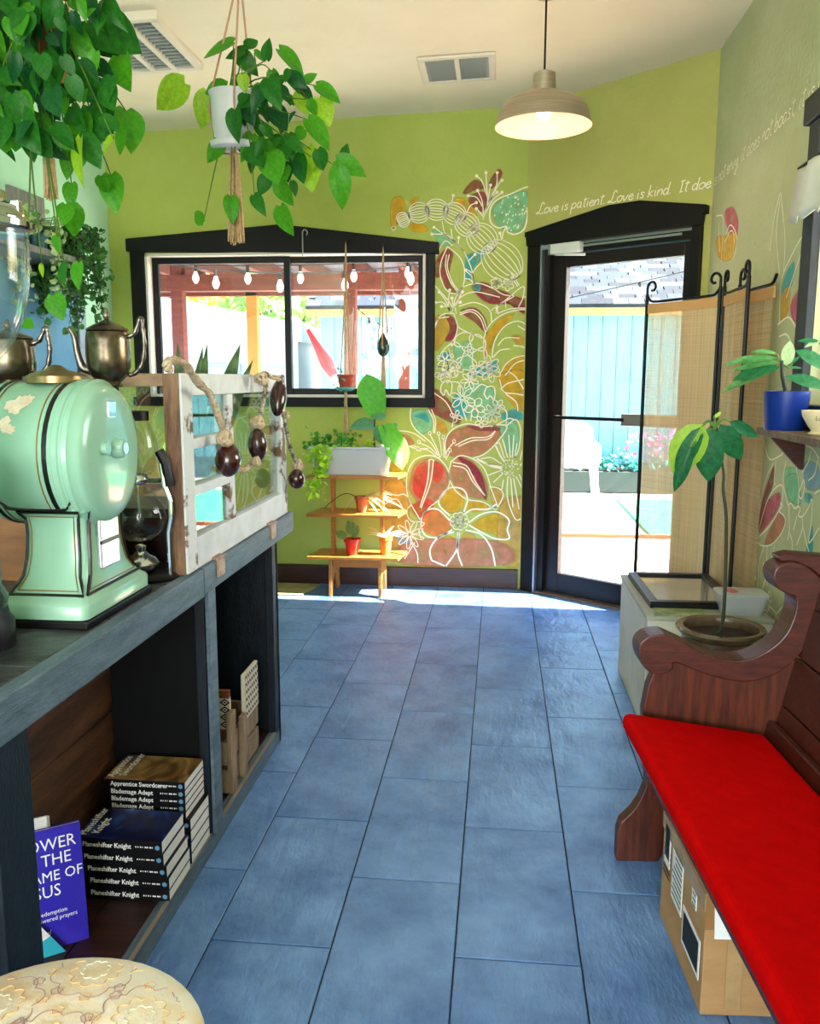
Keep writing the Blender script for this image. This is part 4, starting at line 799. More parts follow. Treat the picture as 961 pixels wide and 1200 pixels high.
M_neb = nebula('blue_space_cover', [(.35, '02030c'), (.5, '08154a'), (.62, '1c4f9c'), (.74, 'a8d8f0')])
M_sky = nebula('amber_sky_cover', [(.3, '140c08'), (.45, '6a4a28'), (.55, '9a7c48'), (.7, 'c8a868')])
BW, BD = .229, .152                                 # spine length, page depth
def book(name, title, x1, y0, z, th, label, group, top=None, dx=0, auth=True):
    x0 = x1-BW; t = thing(name, label, 'book', ((x0+x1)/2, y0+BD/2, z), group)
    G().box(x0, x1, y0, y0+BD, z, z+.0012).box(x0, x1, y0, y0+BD, z+th-.0012, z+th).box(x0, x1, y0, y0+.0015, z+.0012, z+th-.0012).build('cover', M_cover, t)
    G().box(x0+.002, x1-.0015, y0+.0015, y0+BD-.002, z+.0012, z+th-.0012).build('pages', M_page, t)
    q = G(); textG(q, title, .0185, (x0+.018, y0-.0005, z+th*.5-.006), (1, 0, 0), (0, 0, 1), bold=.0004, align='LEFT', sx=.92)
    q.build('spine_title', M_wht, t); q = G()
    for k, wd in enumerate((.004, .003, .004, .002, .007, .004, .006, .003)):
        xx = x1-.070+k*.0062; q.add([(xx, y0-.0005, z+th*.5-.002), (xx+wd*.8, y0-.0005, z+th*.5-.002), (xx+wd*.8, y0-.0005, z+th*.5+.002), (xx, y0-.0005, z+th*.5+.002)], [(0, 1, 2, 3)])
    q.build('author_print', M_wht, t)
    e = G(); e.add([(x1-.012+.0065*cos(a*pi/6), y0-.0006, z+th*.5+.0065*sin(a*pi/6)) for a in range(12)], [tuple(range(12))]); e.build('emblem', M_emb, t)
    if top:
        G().box(x0+.001, x1-.001, y0+.001, y0+BD-.001, z+th, z+th+.0004).build('cover_art', top[0], t)
        c = G()
        for k, s in enumerate(top[1]): textG(c, s, .030, (x0+.022+k*.030, y0+.012+.01*k, z+th+.0008), (0, 1, 0), (-1, 0, 0), bold=.0005, align='LEFT', sx=.95)
        c.build('cover_title', M_wht, t)
    return t
x1, y0 = -.738, 1.925
ORD = ['bottom', 'second from bottom', 'middle', 'fourth from bottom', 'top']
jit = [.004, .004, 0, -.006, -.008]
for i in range(5):
    book('paperback_book', 'Planeshifter Knight', x1+jit[i], y0+jit[i]*.5, SH+i*.0345, .034, 'black Planeshifter Knight paperback, %s of the front stack' % ORD[i], 'front stack of paperbacks', (M_neb, ['Planeshifter', 'Knight']) if i == 4 else None)
y1 = 2.098
bt = [('Planeshifter Knight', .034)]*4+[('Blademage Adept', .021)]*4+[('Apprentice Swordcerer', .024)]
z = SH; NM = ['lowest', 'second', 'third', 'fourth', 'fifth', 'sixth', 'seventh', 'eighth', 'topmost']
for i, (s, th) in enumerate(bt):
    book('paperback_book', s, x1+(0 if i < 8 else -.012)-(.012 if 4 <= i < 8 else 0), y1, z, th-.0005, 'black %s paperback, %s of the rear stack' % (s, NM[i]+(' from below' if 0 < i < 8 else '')), 'rear stack of paperbacks', (M_sky, ['Apprentice', 'Swordcerer']) if i == 8 else None); z += th
# blue book and booklets standing behind the near post
bb = thing('standing_book', 'blue prayer book with white capitals standing behind the near post', 'book', (-.93, 1.79, SH))
Mb = Matrix.Rotation(RAD(-8), 4, 'X'); Mb = Matrix.Translation((-.998, 1.685, SH)) @ Matrix.Rotation(RAD(36), 4, 'Z') @ Mb
M_bluec = mat('royal_blue_cover', '2c1fa8', .35, col2='4a3cc0', ns=9, lo=.5, hi=.9)
BH = .285
G().box(0, .152, 0, .0015, 0, BH).box(0, .152, .012, .0135, 0, BH).box(0, .0015, 0, .0135, 0, BH).xf(Mb).build('cover', M_bluec, bb)
G().box(.002, .151, .0015, .012, .002, BH-.002).xf(Mb).build('pages', M_page, bb)
q = G()
for s, zz, sz in (('POWER', .235, .040), ('IN THE', .198, .040), ('NAME OF', .161, .035), ('JESUS', .124, .040), ('hope, redemption', .082, .0145), ('and answered prayers', .067, .0145), ('Fleming/', .034, .019), ('Cook', .016, .019)):
    if s.startswith('hope'): q.xf(Mb).build('cover_title', M_wht, bb); q = G()
    v_, f_ = textmesh(s, sz, 0, 0, .92, 'LEFT'); q.add([V((v.x+.012, -.0006, v.y+zz)) for v in v_], f_)
q.xf(Mb).build('cover_subtitle', M_wht, bb)
for k in range(3):
    Mk = Mb @ Matrix.Translation((.004*k, .0165+.009*k, .006))
    G().box(0, .082, 0, .007, 0, .305-.004*k).xf(Mk).build('booklet', M_page, label=['white booklet right behind the blue book', 'white booklet between two others behind the blue book', 'white booklet furthest behind the blue book'][k], cat='booklet', group='white booklets')
# teal leaflet leaning in front
tl_ = thing('leaflet', 'white and teal leaflet at the foot of the blue book', 'leaflet', (-.90, 1.70, SH))
Ml = Matrix.Translation((-1.0, 1.655, SH)) @ Matrix.Rotation(RAD(36), 4, 'Z') @ Matrix.Rotation(RAD(-12), 4, 'X')
G().prism([(0, 0), (.115, 0), (.045, .105), (0, .17)], 0, .002, 'Y').xf(Ml).build('sheet', M_page, tl_)
G().prism([(.04, .0), (.115, 0), (.085, .045), (.05, .03)], -.0006, 0, 'Y').xf(Ml).build('teal_print', mat('teal_print', '1f9fb5', .5), tl_)
# patterned crate on the lower shelf
cr = thing('wooden_crate', 'small wooden crate with black and white diamond panels', 'crate', (-.85, 2.6, SH))
M_cw = mat('crate_wood', '6f5741', .65, col2='9b8469', ns=6, stretch=(1, 6, 1), bump=.3); M_pat_b = mat('pattern_black', '16140f', .6); M_pat_w = mat('pattern_cream', 'd8cdb8', .6)
kx0, kx1, ky0, ky1 = -.93, -.765, 2.50, 2.86
for z0, z1 in ((.06, .14), (.155, .235)):
    G().box(kx1-.015, kx1, ky0, ky1, z0, z1).build('slat', M_cw, cr, bevel=.003); G().box(kx0, kx0+.015, ky0, ky1, z0, z1).build('slat', M_cw, cr, bevel=.003)
    G().box(kx0+.015, kx1-.015, ky0, ky0+.015, z0, z1).build('slat', M_cw, cr, bevel=.003); G().box(kx0+.015, kx1-.015, ky1-.015, ky1, z0, z1).build('slat', M_cw, cr, bevel=.003)
G().box(kx0+.015, kx1-.015, ky0+.015, ky1-.015, .058, .07).build('bottom', M_cw, cr)
for yy in (2.50, 2.62): G().box(kx1, kx1+.018, yy, yy+.05, .058, .33 if yy < 2.6 else .27).build('upright', M_cw, cr, bevel=.003)
pn = G().box(kx0+.02, kx1-.002, 2.55, 2.562, .24, .385).build('pattern_panel', M_pat_w, cr)
q = G(); nx, nz = 4, 4; wx_, wz_ = (.145)/nx, .10/nz
for i in range(nx):
    for k in range(nz):
        cx_, cz_ = kx0+.02+wx_*(i+.5), .262+wz_*(k+.5)
        o_ = [(cx_+wx_*.5*a, 2.5488, cz_+wz_*.5*b) for a, b in ((1, 0), (0, 1), (-1, 0), (0, -1))]; i_ = [(cx_+wx_*.28*a, 2.5488, cz_+wz_*.28*b) for a, b in ((1, 0), (0, 1), (-1, 0), (0, -1))]
        q.add(o_+i_, [(j, (j+1) % 4, 4+(j+1) % 4, 4+j) for j in range(4)])
        q.add([(cx_+wx_*.13*a, 2.5488, cz_+wz_*.13*b) for a, b in ((1, 0), (0, 1), (-1, 0), (0, -1))], [(0, 1, 2, 3)])
q.build('diamond_print', M_pat_b, pn)
G().box(kx0+.02, kx1-.002, 2.545, 2.562, .365, .39).build('panel_rail', mat('rust_wood', '7a3f20', .6), cr); G().box(kx0+.02, kx1-.002, 2.545, 2.562, .235, .258).build('panel_rail', mat('rust_wood', ''), cr)
p2 = G().box(kx1-.004, kx1+.008, 2.68, 2.84, .235, .395).build('pattern_panel', M_pat_w, cr)
q = G()
for i in range(7):
    for k in range(6):
        yy, zz = 2.685+i*.0225, .24+k*.026; q.add([(kx1+.0086, yy, zz), (kx1+.0086, yy+.011, zz+.013), (kx1+.0086, yy+.022, zz), (kx1+.0086, yy+.022, zz+.009), (kx1+.0086, yy+.011, zz+.022), (kx1+.0086, yy, zz+.009)], [(0, 1, 4, 5), (1, 2, 3, 4)])
q.build('zigzag_print', M_pat_b, p2)
# ---- round stool in the foreground
so_ = thing('round_stool', 'round padded stool with cream and amber patterned fabric top', 'stool', (-.497, .92, 0))
def fabric():
    M = mat('patterned_fabric', 'f2eae0', .9, col2='ead0ac', ns=11, lo=.42, hi=.62, bump=.1, bs=220); return M
sc = (-.497, .92, 0); SRR = .215
G().lathe([(.19, .42), (SRR, .425), (SRR+.004, .46), (SRR, .485), (SRR-.02, .497), (.1, .502), (0, .503)], sc, 48).build('seat_pad', fabric(), so_, smooth=1)
M_pl = mat('plum_print', 'a58480', .85); M_am = mat('amber_print', 'd9b078', .85); M_gg = mat('sage_print', 'd2cfb8', .85)
def zs_(r): return .5032 if r < .1 else .5025+(.497-.5025)*(r-.1)/(SRR-.12)*.98+.0004
def rosette(cx, cy, r, n, amp, mt, w, g):
    P = []
    for i in range(72):
        a = 2*pi*i/72; rr_ = r*(1+amp*abs(sin(n*a/2))); x, y = cx+rr_*cos(a), cy+rr_*sin(a); d = math.hypot(x, y)
        if d > SRR-.024:
            if len(P) > 2: g.tube(P, w, 5)
            P = []; continue
        P.append(V((sc[0]+x, sc[1]+y, zs_(d))))
    if len(P) > 2: g.tube(P, w, 5)
gp_, ga_, gs_ = G(), G(), G()
for cx, cy in ((0, .02), (.105, .085), (-.105, .085), (.0, .17), (.12, -.05), (-.12, -.05), (0, -.12)):
    rosette(cx, cy, .052, 8, .22, M_pl, .0007, gp_); rosette(cx, cy, .03, 10, .3, M_am, .001, ga_); rosette(cx, cy, .017, 8, .25, M_gg, .0009, gs_)
    for k in range(8):
        a = k*pi/4+.2; rosette(cx+.062*cos(a), cy+.062*sin(a), .006, 5, .4, M_am, .0007, gp_ if k % 2 else ga_)
gp_.build('scroll_print', M_pl, so_); ga_.build('petal_print', M_am, so_); gs_.build('star_print', M_gg, so_)
G().lathe([(.185, .38), (.185, .42)], sc, 40).build('seat_base', M_black, so_)
for k in range(4):
    a = pi/4+k*pi/2; G().tube([(sc[0]+.14*cos(a), sc[1]+.14*sin(a), .40), (sc[0]+.17*cos(a), sc[1]+.17*sin(a), -.02)], [.016, .012], 10).build('leg', M_black, so_, smooth=1)
so_.location.z = .02
# ============================================================ PENDANT LAMP
pl = thing('pendant_lamp', 'brushed metal dome pendant lamp with pink-white inside', 'lamp', (.252, 4.0, 2.43))
M_brush = mat('brushed_nickel', 'a59a85', .38, metal=.85, col2='b8ad98', ns=4, stretch=(1, 1, 30)); M_inner = mat('white_enamel', 'd9a98c', .5)
lc = (.253, 4.0, 0); ck = zc(.253)
po = [(.048, 2.70), (.05, 2.66), (.052, 2.625), (.075, 2.618), (.13, 2.602), (.175, 2.575), (.197, 2.54), (.205, 2.505), (.212, 2.483)]
sh = G().lathe(po, lc, 48, caps=False).build('lamp_shade', M_brush, pl, smooth=1)
G().lathe([(r-.003, z-.003) for r, z in po[3:-1]]+[(.2105, 2.482)], lc, 48, caps=False).build('shade_lining', M_inner, sh, smooth=2)
G().lathe([(.0, 2.715), (.02, 2.712), (.046, 2.70), (.046, 2.69)], lc, 24).build('shade_cap', M_brush, pl, smooth=1)
G().tube([(lc[0], 4.0, 2.71), (lc[0], 4.0, ck)], .0045, 8).build('cord', M_blk, pl)
G().lathe([(.0, ck-.03), (.05, ck-.028), (.06, ck-.002)], lc, 24).build('ceiling_rose', M_brush, pl, smooth=1)
G().ball((lc[0], 4.0, 2.545), .032, .032, .04, 16, 10).build('bulb', mat('lit_bulb', 'ffe0c0', .4, emit=5), pl, smooth=2)
G().tube([(lc[0], 4.0, 2.58), (lc[0], 4.0, 2.62)], .02, 12).build('socket', M_inner, pl)
l = bpy.data.lights.new('bulb_light', 'POINT'); l.energy = 3.5; l.color = (1, .72, .5); l.shadow_soft_size = .04
lo = bpy.data.objects.new('bulb_light', l); COL.objects.link(lo); lo.location = (lc[0], 4.0, 2.495)
# ============================================================ HANGING PLANTS
LG = [leafmat('pothos_leaf_a', '2a7512', '4f9a1c'), leafmat('pothos_leaf_b', '145214', '2a751c'), leafmat('pothos_leaf_c', '6b9a18', '98bf2a'), leafmat('pothos_leaf_d', '0c3d1c', '1a5c26', tr=.15)]
LP = [[leafmesh('leaf', mm, .72, .1, .22, .22, .3), leafmesh('leaf', mm, .60, .08, .35, .4, .32), leafmesh('leaf', mm, .80, .12, .12, .1, .3)] for mm in LG]
M_stem = leafmat('vine_stem', '3c5a22', '5a7a30', tr=.05); M_jute = mat('jute_cord', 'a5835c', .9, col2='c9a97e', ns=60, bump=.6, bs=150); M_pinkc = mat('cotton_cord', 'b58a6e', .9)
M_soil = mat('potting_soil', '1c130d', .95, col2='33241a', ns=60, bump=.8, bs=90)
def hang(pots, px, crop, Y, dep, centre, mid, label, seed, extra=0, ext=None, vines=1):
    random.seed(seed); t = thing('trailing_pothos', label, 'plant', mid, 'hanging pothos plants')
    g = G(); cpt = V(centre)
    for i, (b, tp, m_) in enumerate(px):
        bx_, by_ = crop(*b); tx, ty = crop(*tp); d = random.uniform(-dep, dep)
        B_ = atY(bx_, by_, Y+d); T_ = atY(tx, ty, Y+d+random.uniform(-.05, .05))
        m_ = m_ if m_ is not None else random.choice((0, 0, 1, 1, 2))
        k = random.choice((0, 0, 1, 2)); up = V((random.uniform(-.5, .5), -1, random.uniform(.0, .7)))
        inst(LP[m_][k], 'leaf', leafM(B_, T_, random.uniform(.85, 1.1), random.uniform(-.35, .35), up), t)
        if vines and i % 2 == 0:
            md = (B_+cpt)/2+V((random.uniform(-.04, .04), random.uniform(-.04, .04), random.uniform(0, .08)))
            g.tube(catmull([cpt+V((random.uniform(-.04, .04), random.uniform(-.04, .04), 0)), md, B_], 5), [.004, .002], 5)
    for i in range(extra):
        a = random.uniform(0, 6.28); u = ext; r = math.sqrt(random.random())
        B_ = V((u[0]+u[3]*r*cos(a), u[1]+u[4]*r*sin(a), u[2]+random.uniform(-u[5], u[5]))); L = random.uniform(.08, .13)
        T_ = B_+V((random.uniform(-.6, .6)*L, random.uniform(-.5, .2)*L, -random.uniform(.3, .95)*L))
        inst(LP[random.choice((1, 1, 3, 0))][random.randrange(3)], 'leaf', leafM(B_, T_, random.uniform(.9, 1.1), random.uniform(-.5, .5), V((random.uniform(-.6, .6), -1, random.uniform(0, .9)))), t)
    g.build('vine', M_stem, t, smooth=2)
    return t
c2 = lambda x, y: (170+x/3.432, y/3.432)
Y2 = 3.6; pc = atY(272, 150, Y2)
p2px = [((355, 170), (225, 222), 0), ((408, 190), (455, 150), 1), ((375, 210), (455, 298), 1), ((400, 205), (318, 228), 1), ((490, 240), (492, 150), 1), ((540, 200), (655, 305), 0), ((510, 285), (545, 408), 0), ((160, 335), (30, 435), 2), ((330, 345), (240, 372), 0), ((250, 370), (222, 518), 2), ((312, 570), (245, 648), 0), ((590, 300), (645, 352), 3), ((690, 345), (792, 400), 0),
    ((700, 395), (745, 505), 2), ((655, 480), (748, 592), 0), ((615, 370), (640, 455), 2), ((555, 585), (450, 565), 1), ((500, 615), (530, 735), 0), ((535, 725), (585, 835), 0), ((545, 830), (582, 952), 0), ((650, 600), (672, 772), 2), ((610, 615), (632, 740), 1), ((345, 790), (352, 885), 0), ((362, 880), (352, 970), 0), ((440, 785), (472, 850), 1), ((770, 645), (892, 690), 0), ((775, 675), (800, 835), 0), ((800, 632), (812, 582), 1),
    ((382, 535), (425, 625), 3), ((360, 455), (405, 522), 1), ((235, 893), (190, 850), 0), ((695, 600), (722, 692), 1), ((440, 212), (492, 242), 0), ((510, 430), (575, 525), 3), ((392, 300), (402, 372), 2), ((460, 400), (500, 480), 1), ((560, 380), (600, 420), 1), ((420, 590), (470, 665), 1), ((600, 640), (600, 700), 1), ((640, 520), (600, 560), 0), ((470, 500), (520, 560), 1), ((560, 450), (540, 540), 3), ((590, 730), (610, 790), 1), ((430, 540), (400, 640), 0),
    ((660, 400), (690, 470), 0), ((480, 560), (440, 620), 1), ((640, 330), (690, 290), 0), ((500, 330), (470, 420), 3), ((680, 640), (650, 700), 2), ((540, 640), (560, 700), 1)]
pot_c = atY(273, 140, Y2)
th2 = hang(None, p2px, c2, Y2, .12, (pot_c.x, Y2, pot_c.z+.09), (pot_c.x, Y2, pot_c.z-.1), 'bright pothos in white pot hanging before the window', 11, 34, (pot_c.x+.16, Y2-.06, pot_c.z-.03, .15, .14, .2))
M_wpot = mat('white_plastic_pot', 'cfd0cf', .35, col2='bfc2c4', ns=5)
G().lathe([(.06, -.105), (.072, -.10), (.083, -.03), (.085, .0), (.09, .085), (.094, .09), (.096, .1), (.086, .1), (.082, .07), (0, .07)], pot_c, 32).build('pot', M_wpot, th2, smooth=1)
G().lathe([(.086, -.122), (.095, -.115), (.098, -.095), (.092, -.095), (.085, -.11), (0, -.112)], pot_c, 32).build('saucer', M_wpot, th2, smooth=1)
def macrame(label, top, cc, r, zr, zb, tl, cord, mt, group='macrame hangers', legs=3, tw_=.045):
    t = thing('macrame_hanger', label, 'plant hanger', (cc[0], cc[1], zb-tl), group)
    for k in range(legs):
        a = 2*pi*k/legs+.9; q = V((cc[0]+r*cos(a), cc[1]+r*sin(a), zr))
        G().tube(catmull([V(top), (V(top)+q)/2, q, V((cc[0]+r*.95*cos(a), cc[1]+r*.95*sin(a), zr-.08)), V((cc[0]+r*.7*cos(a), cc[1]+r*.7*sin(a), zb+.02)), V((cc[0], cc[1], zb))], 5), cord, 6).build('cord', mt, t, smooth=2)
    g = G(); random.seed(2)
    for k in range(40):
        a = random.uniform(0, 6.28); rr_ = tw_*math.sqrt(random.random())
        g.tube([(cc[0]+.012*cos(a), cc[1]+.012*sin(a), zb+.01), (cc[0]+rr_*.7*cos(a), cc[1]+rr_*.7*sin(a), zb-tl*.4), (cc[0]+rr_*cos(a), cc[1]+rr_*sin(a), zb-tl*random.uniform(.93, 1.03))], [.004, .0045, .003], 5)
    g.build('tassel', M_jute, t)
    g = G()
    for k in range(3): g.lathe([(.016, -.004), (.02, 0), (.016, .004)], (cc[0], cc[1], zb-.012+k*.008), 12, caps=False)
    g.build('wrap', M_jute, t)
    return t
tb = atY(291, 185, Y2); te = atY(291, 294, Y2)
macrame('pink cotton cord hanger with jute tassel below the white pot', (pot_c.x+.045, Y2, zc(-1)), (pot_c.x, Y2), .1, pot_c.z+.08, pot_c.z-.135, tb.z-te.z-.02, .0045, M_pinkc, tw_=.035)
# big pothos at the left edge
c1 = lambda x, y: (x/4, y/4)
p1px = [((140, 195), (175, 368), 1), ((275, 205), (215, 312), 0), ((430, 90), (655, 238), 1), ((430, 200), (545, 252), 3), ((555, 262), (585, 412), 0), ((250, 322), (312, 492), 1), ((100, 372), (190, 492), 1), ((215, 460), (262, 565), 3), ((185, 530), (222, 708), 0), ((65, 530), (66, 722), 0), ((350, 330), (485, 480), 1), ((450, 370), (470, 475), 3), ((590, 520), (630, 695), 0), ((578, 602), (553, 728), 0), ((530, 648), (458, 722), 2),
    ((380, 650), (350, 872), 2), ((335, 860), (322, 962), 0), ((340, 960), (352, 1115), 0), ((520, 822), (532, 990), 0), ((478, 828), (492, 918), 0), ((5, 190), (35, 315), 1), ((300, 20), (300, 132), 1), ((330, -10), (372, 52), 0), ((100, 48), (232, 62), 1), ((60, 20), (15, 62), 0), ((180, 100), (192, 192), 3), ((0, 342), (62, 380), 1), ((140, 620), (152, 745), 1), ((270, 1110), (262, 1192), 0), ((210, 642), (282, 732), 1), ((400, 690), (442, 785), 0), ((340, 500), (382, 612), 1), ((480, 480), (512, 572), 3),
    ((400, 80), (440, 30), 0), ((20, 430), (70, 520), 1), ((300, 140), (350, 190), 1), ((440, 300), (520, 350), 3), ((60, 240), (10, 330), 3), ((250, 600), (230, 680), 3), ((420, 540), (400, 640), 0), ((130, 100), (60, 160), 0), ((220, 0), (180, 60), 1), ((450, 590), (480, 680), 0), ((310, 960), (300, 1050), 0), ((300, 1235), (292, 1332), 1), ((370, 1232), (352, 1348), 0), ((196, 1240), (196, 1302), 2), ((250, 1385), (290, 1502), 0), ((112, 1508), (158, 1534), 0)]
Y1 = 2.62; pc1 = atY(40, 45, Y1)
th1 = hang(None, p1px, c1, Y1, .16, (pc1.x, Y1, pc1.z+.12), (pc1.x, Y1, pc1.z-.15), 'lush dark pothos hanging at upper left', 21, 150, (pc1.x+.03, Y1-.1, pc1.z-.07, .25, .17, .24))
G().lathe([(.07, -.1), (.085, -.08), (.095, .0), (.1, .08), (.09, .08), (.088, .065), (0, .065)], pc1+V((-.03, .1, 0)), 28).build('pot', mat('terracotta', 'a85a35', .8, col2='bd6d45', ns=8), th1, smooth=1)
macrame('jute macrame hanger with tassel under the big left pothos', (pc1.x-.03, Y1+.1, zc(-1.3)), (pc1.x-.03, Y1+.1), .105, pc1.z+.07, pc1.z-.25, .19, .005, M_jute, tw_=.022)
# ============================================================ LEFT WALL: shelf, blue board, trailing plants
M_greyw = mat('grey_shelf_wood', '6b6b68', .6, col2='8d8c86', ns=6, stretch=(1, 6, 1), bump=.2)
shl = thing('wall_shelf', 'grey wooden shelf on mint wall crowded with trailing plants', 'shelf', (-2.33, 4.0, 2.0))
zs1 = 2.03; G().box(XL, -2.2, 2.9, 4.75, zs1-.035, zs1).build('board', M_greyw, shl, bevel=.004)
for yy in (3.2, 4.6): G().prism([(XL, zs1-.035), (-2.25, zs1-.035), (XL, zs1-.2)], yy, yy+.03, 'Y').build('bracket', M_black, shl)
G().box(XL, XL+.02, 4.4, 4.75, zs1, zs1+.35).build('end_board', M_greyw, shl)
bl = thing('blue_board', 'blue painted board in grey wooden frame leaning on mint wall', 'board', (XL, 4.3, 1.38))
G().box(XL+.002, XL+.03, 2.9, 5.0, 1.38, 1.985).build('panel', mat('slate_blue_paint', '4d88ad', .55, col2='5b95b8', ns=3), bl)
G().box(XL+.002, XL+.045, 5.03, 5.12, .9, 1.985).build('frame_post', mat('grey_blue_wood', '7f93a3', .6, col2='97a9b5', ns=6, stretch=(4, 4, 1)), bl, bevel=.003)
G().box(XL+.002, XL+.035, 5.0, 5.03, 1.38, 1.985).build('frame_gap', M_blk, bl); G().box(XL+.002, XL+.045, 2.9, 5.0, 1.36, 1.40).build('bottom_rail', mat('slate_blue_rail', '5d97bd', .5), bl, bevel=.003)
bs = thing('low_cabinet', 'low cabinet below the blue board by mint wall', 'cabinet', (XL+.12, 4.0, 0))
G().box(XL+.002, XL+.24, 2.9, 5.1, 0, .9).build('body', M_dkpost, bs, bevel=.005)
LT = [leafmat('hoya_dark', '1f4a26', '3f7a34', tr=.15), leafmat('hoya_variegated', '6f9a5a', 'c9d8a0', tr=.15), leafmat('lime_leaf', '8fc832', 'c8ec4a', tr=.35), leafmat('mid_leaf', '2f7a2a', '55a53a', tr=.25)]
def foliage(name, mt, pts, L, parent, seed, wid=.45, kind='stuff'):
    """many small leaves joined: pts = list of points or (centre, spread, count)"""
    random.seed(seed); g = G()
    for p in pts:
        for k in range(2):
            d = V((random.gauss(0, 1), random.gauss(0, 1)-.4, random.gauss(-.3, .7))).normalized()*L*random.uniform(.6, 1.2); s = d.cross(V((random.gauss(0, 1), random.gauss(0, 1), random.gauss(0, 1)))).normalized()*d.length*wid
            b = V(p)+V((random.gauss(0, .3), random.gauss(0, .3), random.gauss(0, .3)))*L; n_ = d.cross(s).normalized()*L*.12
            g.add([b, b+d*.3+s*.85+n_, b+d*.65+s*.75+n_, b+d, b+d*.65-s*.75+n_, b+d*.3-s*.85+n_, b+d*.5], [(0, 1, 6), (1, 2, 6), (2, 3, 6), (3, 4, 6), (4, 5, 6), (5, 0, 6)])
    return g.build(name, mt, parent, kind=kind)
def strands(c, n, r, zlen, seed, step=.035, arch=.05):
    random.seed(seed); P = []; paths = []
    for i in range(n):
        a = random.uniform(0, 6.28); q = V(c)+V((r*.5*cos(a), r*.5*sin(a), random.uniform(0, arch))); path = [V(c), q.copy()]; L = zlen*random.uniform(.4, 1)
        q = q+V((r*.6*cos(a), r*.6*sin(a), 0)); z = 0
        while z < L: path.append(q.copy()); P.append(q.copy()); q = q+V((random.gauss(0, .01), random.gauss(0, .01), -step)); z += step
        paths.append(path)
    return P, paths
def shelfplant(label, x, y, pot, potm, n, r, zl, mt, L, seed, base=None):
    z0 = zs1 if base is None else base
    t = thing('trailing_shelf_plant', label, 'plant', (x, y, z0), 'plants on the grey wall shelf')
    G().lathe([(pot*.72, 0), (pot*.95, pot*1.3), (pot*1.05, pot*1.32), (pot*1.05, pot*1.6), (pot*.9, pot*1.6), (pot*.88, pot*1.45), (0, pot*1.45)], (x, y, z0), 24).build('pot', potm, t, smooth=1)
    P, ps = strands((x, y, z0+pot*1.6), n, r, zl, seed); foliage('foliage', mt, P, L, t, seed)
    g = G()
    for q in ps:
        if len(q) > 2: g.tube(q, .0025, 4)
    g.build('stems', M_stem, t)
    return t
M_purp = mat('purple_pot', '3a2a5c', .45); M_teal = mat('teal_pot', '1f5a63', .4)
q = atX(12, 248, -2.33)
shelfplant('grey-leaved trailing plant in shiny purple pot on wall shelf', -2.33, q.y, .085, M_purp, 12, .12, .16, LT[1], .045, 31)
q = atX(45, 270, -2.3); shelfplant('silvery trailing plant in the middle of the wall shelf', -2.32, q.y, .07, M_teal, 18, .12, .38, LT[1], .04, 32)
q = atX(66, 280, -2.3); shelfplant('leafy plant in teal pot on the grey wall shelf', -2.34, q.y, .09, M_teal, 10, .14, .22, LT[3], .05, 33)
q = atX(112, 320, -2.25); shelfplant('dark hoya cascading off the shelf end by mint wall', -2.3, 4.66, .07, M_blk, 34, .14, .52, LT[0], .045, 34)
# ============================================================ PLANT STAND UNDER THE WINDOW
M_teak = mat('orange_teak', 'a8682c', .4, col2='bf7d3a', ns=5, stretch=(1.2, 10, 10), coat=.2)
stn = thing('plant_stand', 'three-tier orange teak plant stand under the window', 'plant stand', (-.83, 5.36, 0))
yf, yb_ = 5.235, 5.50
for z, e in ((.262, 0), (.537, .0), (.782, 0)):
    G().prism([(-1.125, yf), (-.535, yf), (-.50, yb_), (-1.085, yb_)], z-.02, z, 'Z').build('shelf', M_teak, stn, bevel=.003)
for x in (-.985, -.665):
    G().prism([(5.235, 0), (5.275, 0), (5.32, .13), (5.43, .13), (5.47, 0), (5.515, 0), (5.49, .24), (5.245, .24)], x, x+.022, 'X').build('leg', M_teak, stn, bevel=.003)
    G().box(x, x+.022, 5.335, 5.40, .262, .762).build('upright', M_teak, stn, bevel=.003)
G().box(-.963, -.665, 5.28, 5.295, .185, .242).build('apron', M_teak, stn, bevel=.003)
# trough planter
tr = thing('trough_planter', 'white plastic trough planter full of greens on stand', 'planter', (-.86, 5.36, .782))
a = [(-1.085, 5.27), (-.625, 5.27), (-.625, 5.44), (-1.085, 5.44)]
def rect(x0, x1, y0, y1, z): return [V((x0, y0, z)), V((x1, y0, z)), V((x1, y1, z)), V((x0, y1, z))]
M_wtr = mat('white_trough', 'c9ccd2', .4)
G().loft([rect(-1.075, -.625, 5.28, 5.44, .7825), rect(-1.10, -.605, 5.265, 5.455, .945), rect(-1.108, -.597, 5.258, 5.462, .945), rect(-1.108, -.597, 5.258, 5.462, .96), rect(-1.09, -.615, 5.275, 5.445, .96), rect(-1.088, -.617, 5.277, 5.443, .93)]).build('trough', M_wtr, tr, bevel=.003)
for x in (-.955, -.82): G().box(x-.006, x+.006, 5.252, 5.260, .935, .955).build('clip', M_wtr, tr)
G().box(-1.085, -.62, 5.28, 5.44, .925, .945).build('soil', M_soil, tr)
random.seed(8)
foliage('low_greens', LT[3], [V((random.uniform(-1.13, -.82), random.uniform(5.25, 5.46), random.uniform(.95, 1.06)-abs(random.gauss(0, .02)))) for i in range(90)], .035, tr, 40)
foliage('low_greens', LT[2], [V((random.uniform(-.9, -.7), random.uniform(5.27, 5.44), random.uniform(.95, .985))) for i in range(26)], .035, tr, 41)
foliage('trailing_greens', LT[2], [V((random.gauss(-1.03+.0*z, .035)+(.05 if z < .8 else .05)*0-(.98-z)*.05, 5.235+random.uniform(-.02, .02), z)) for z in [random.uniform(.65, .97) for _ in range(80)]], .038, tr, 42, .6)
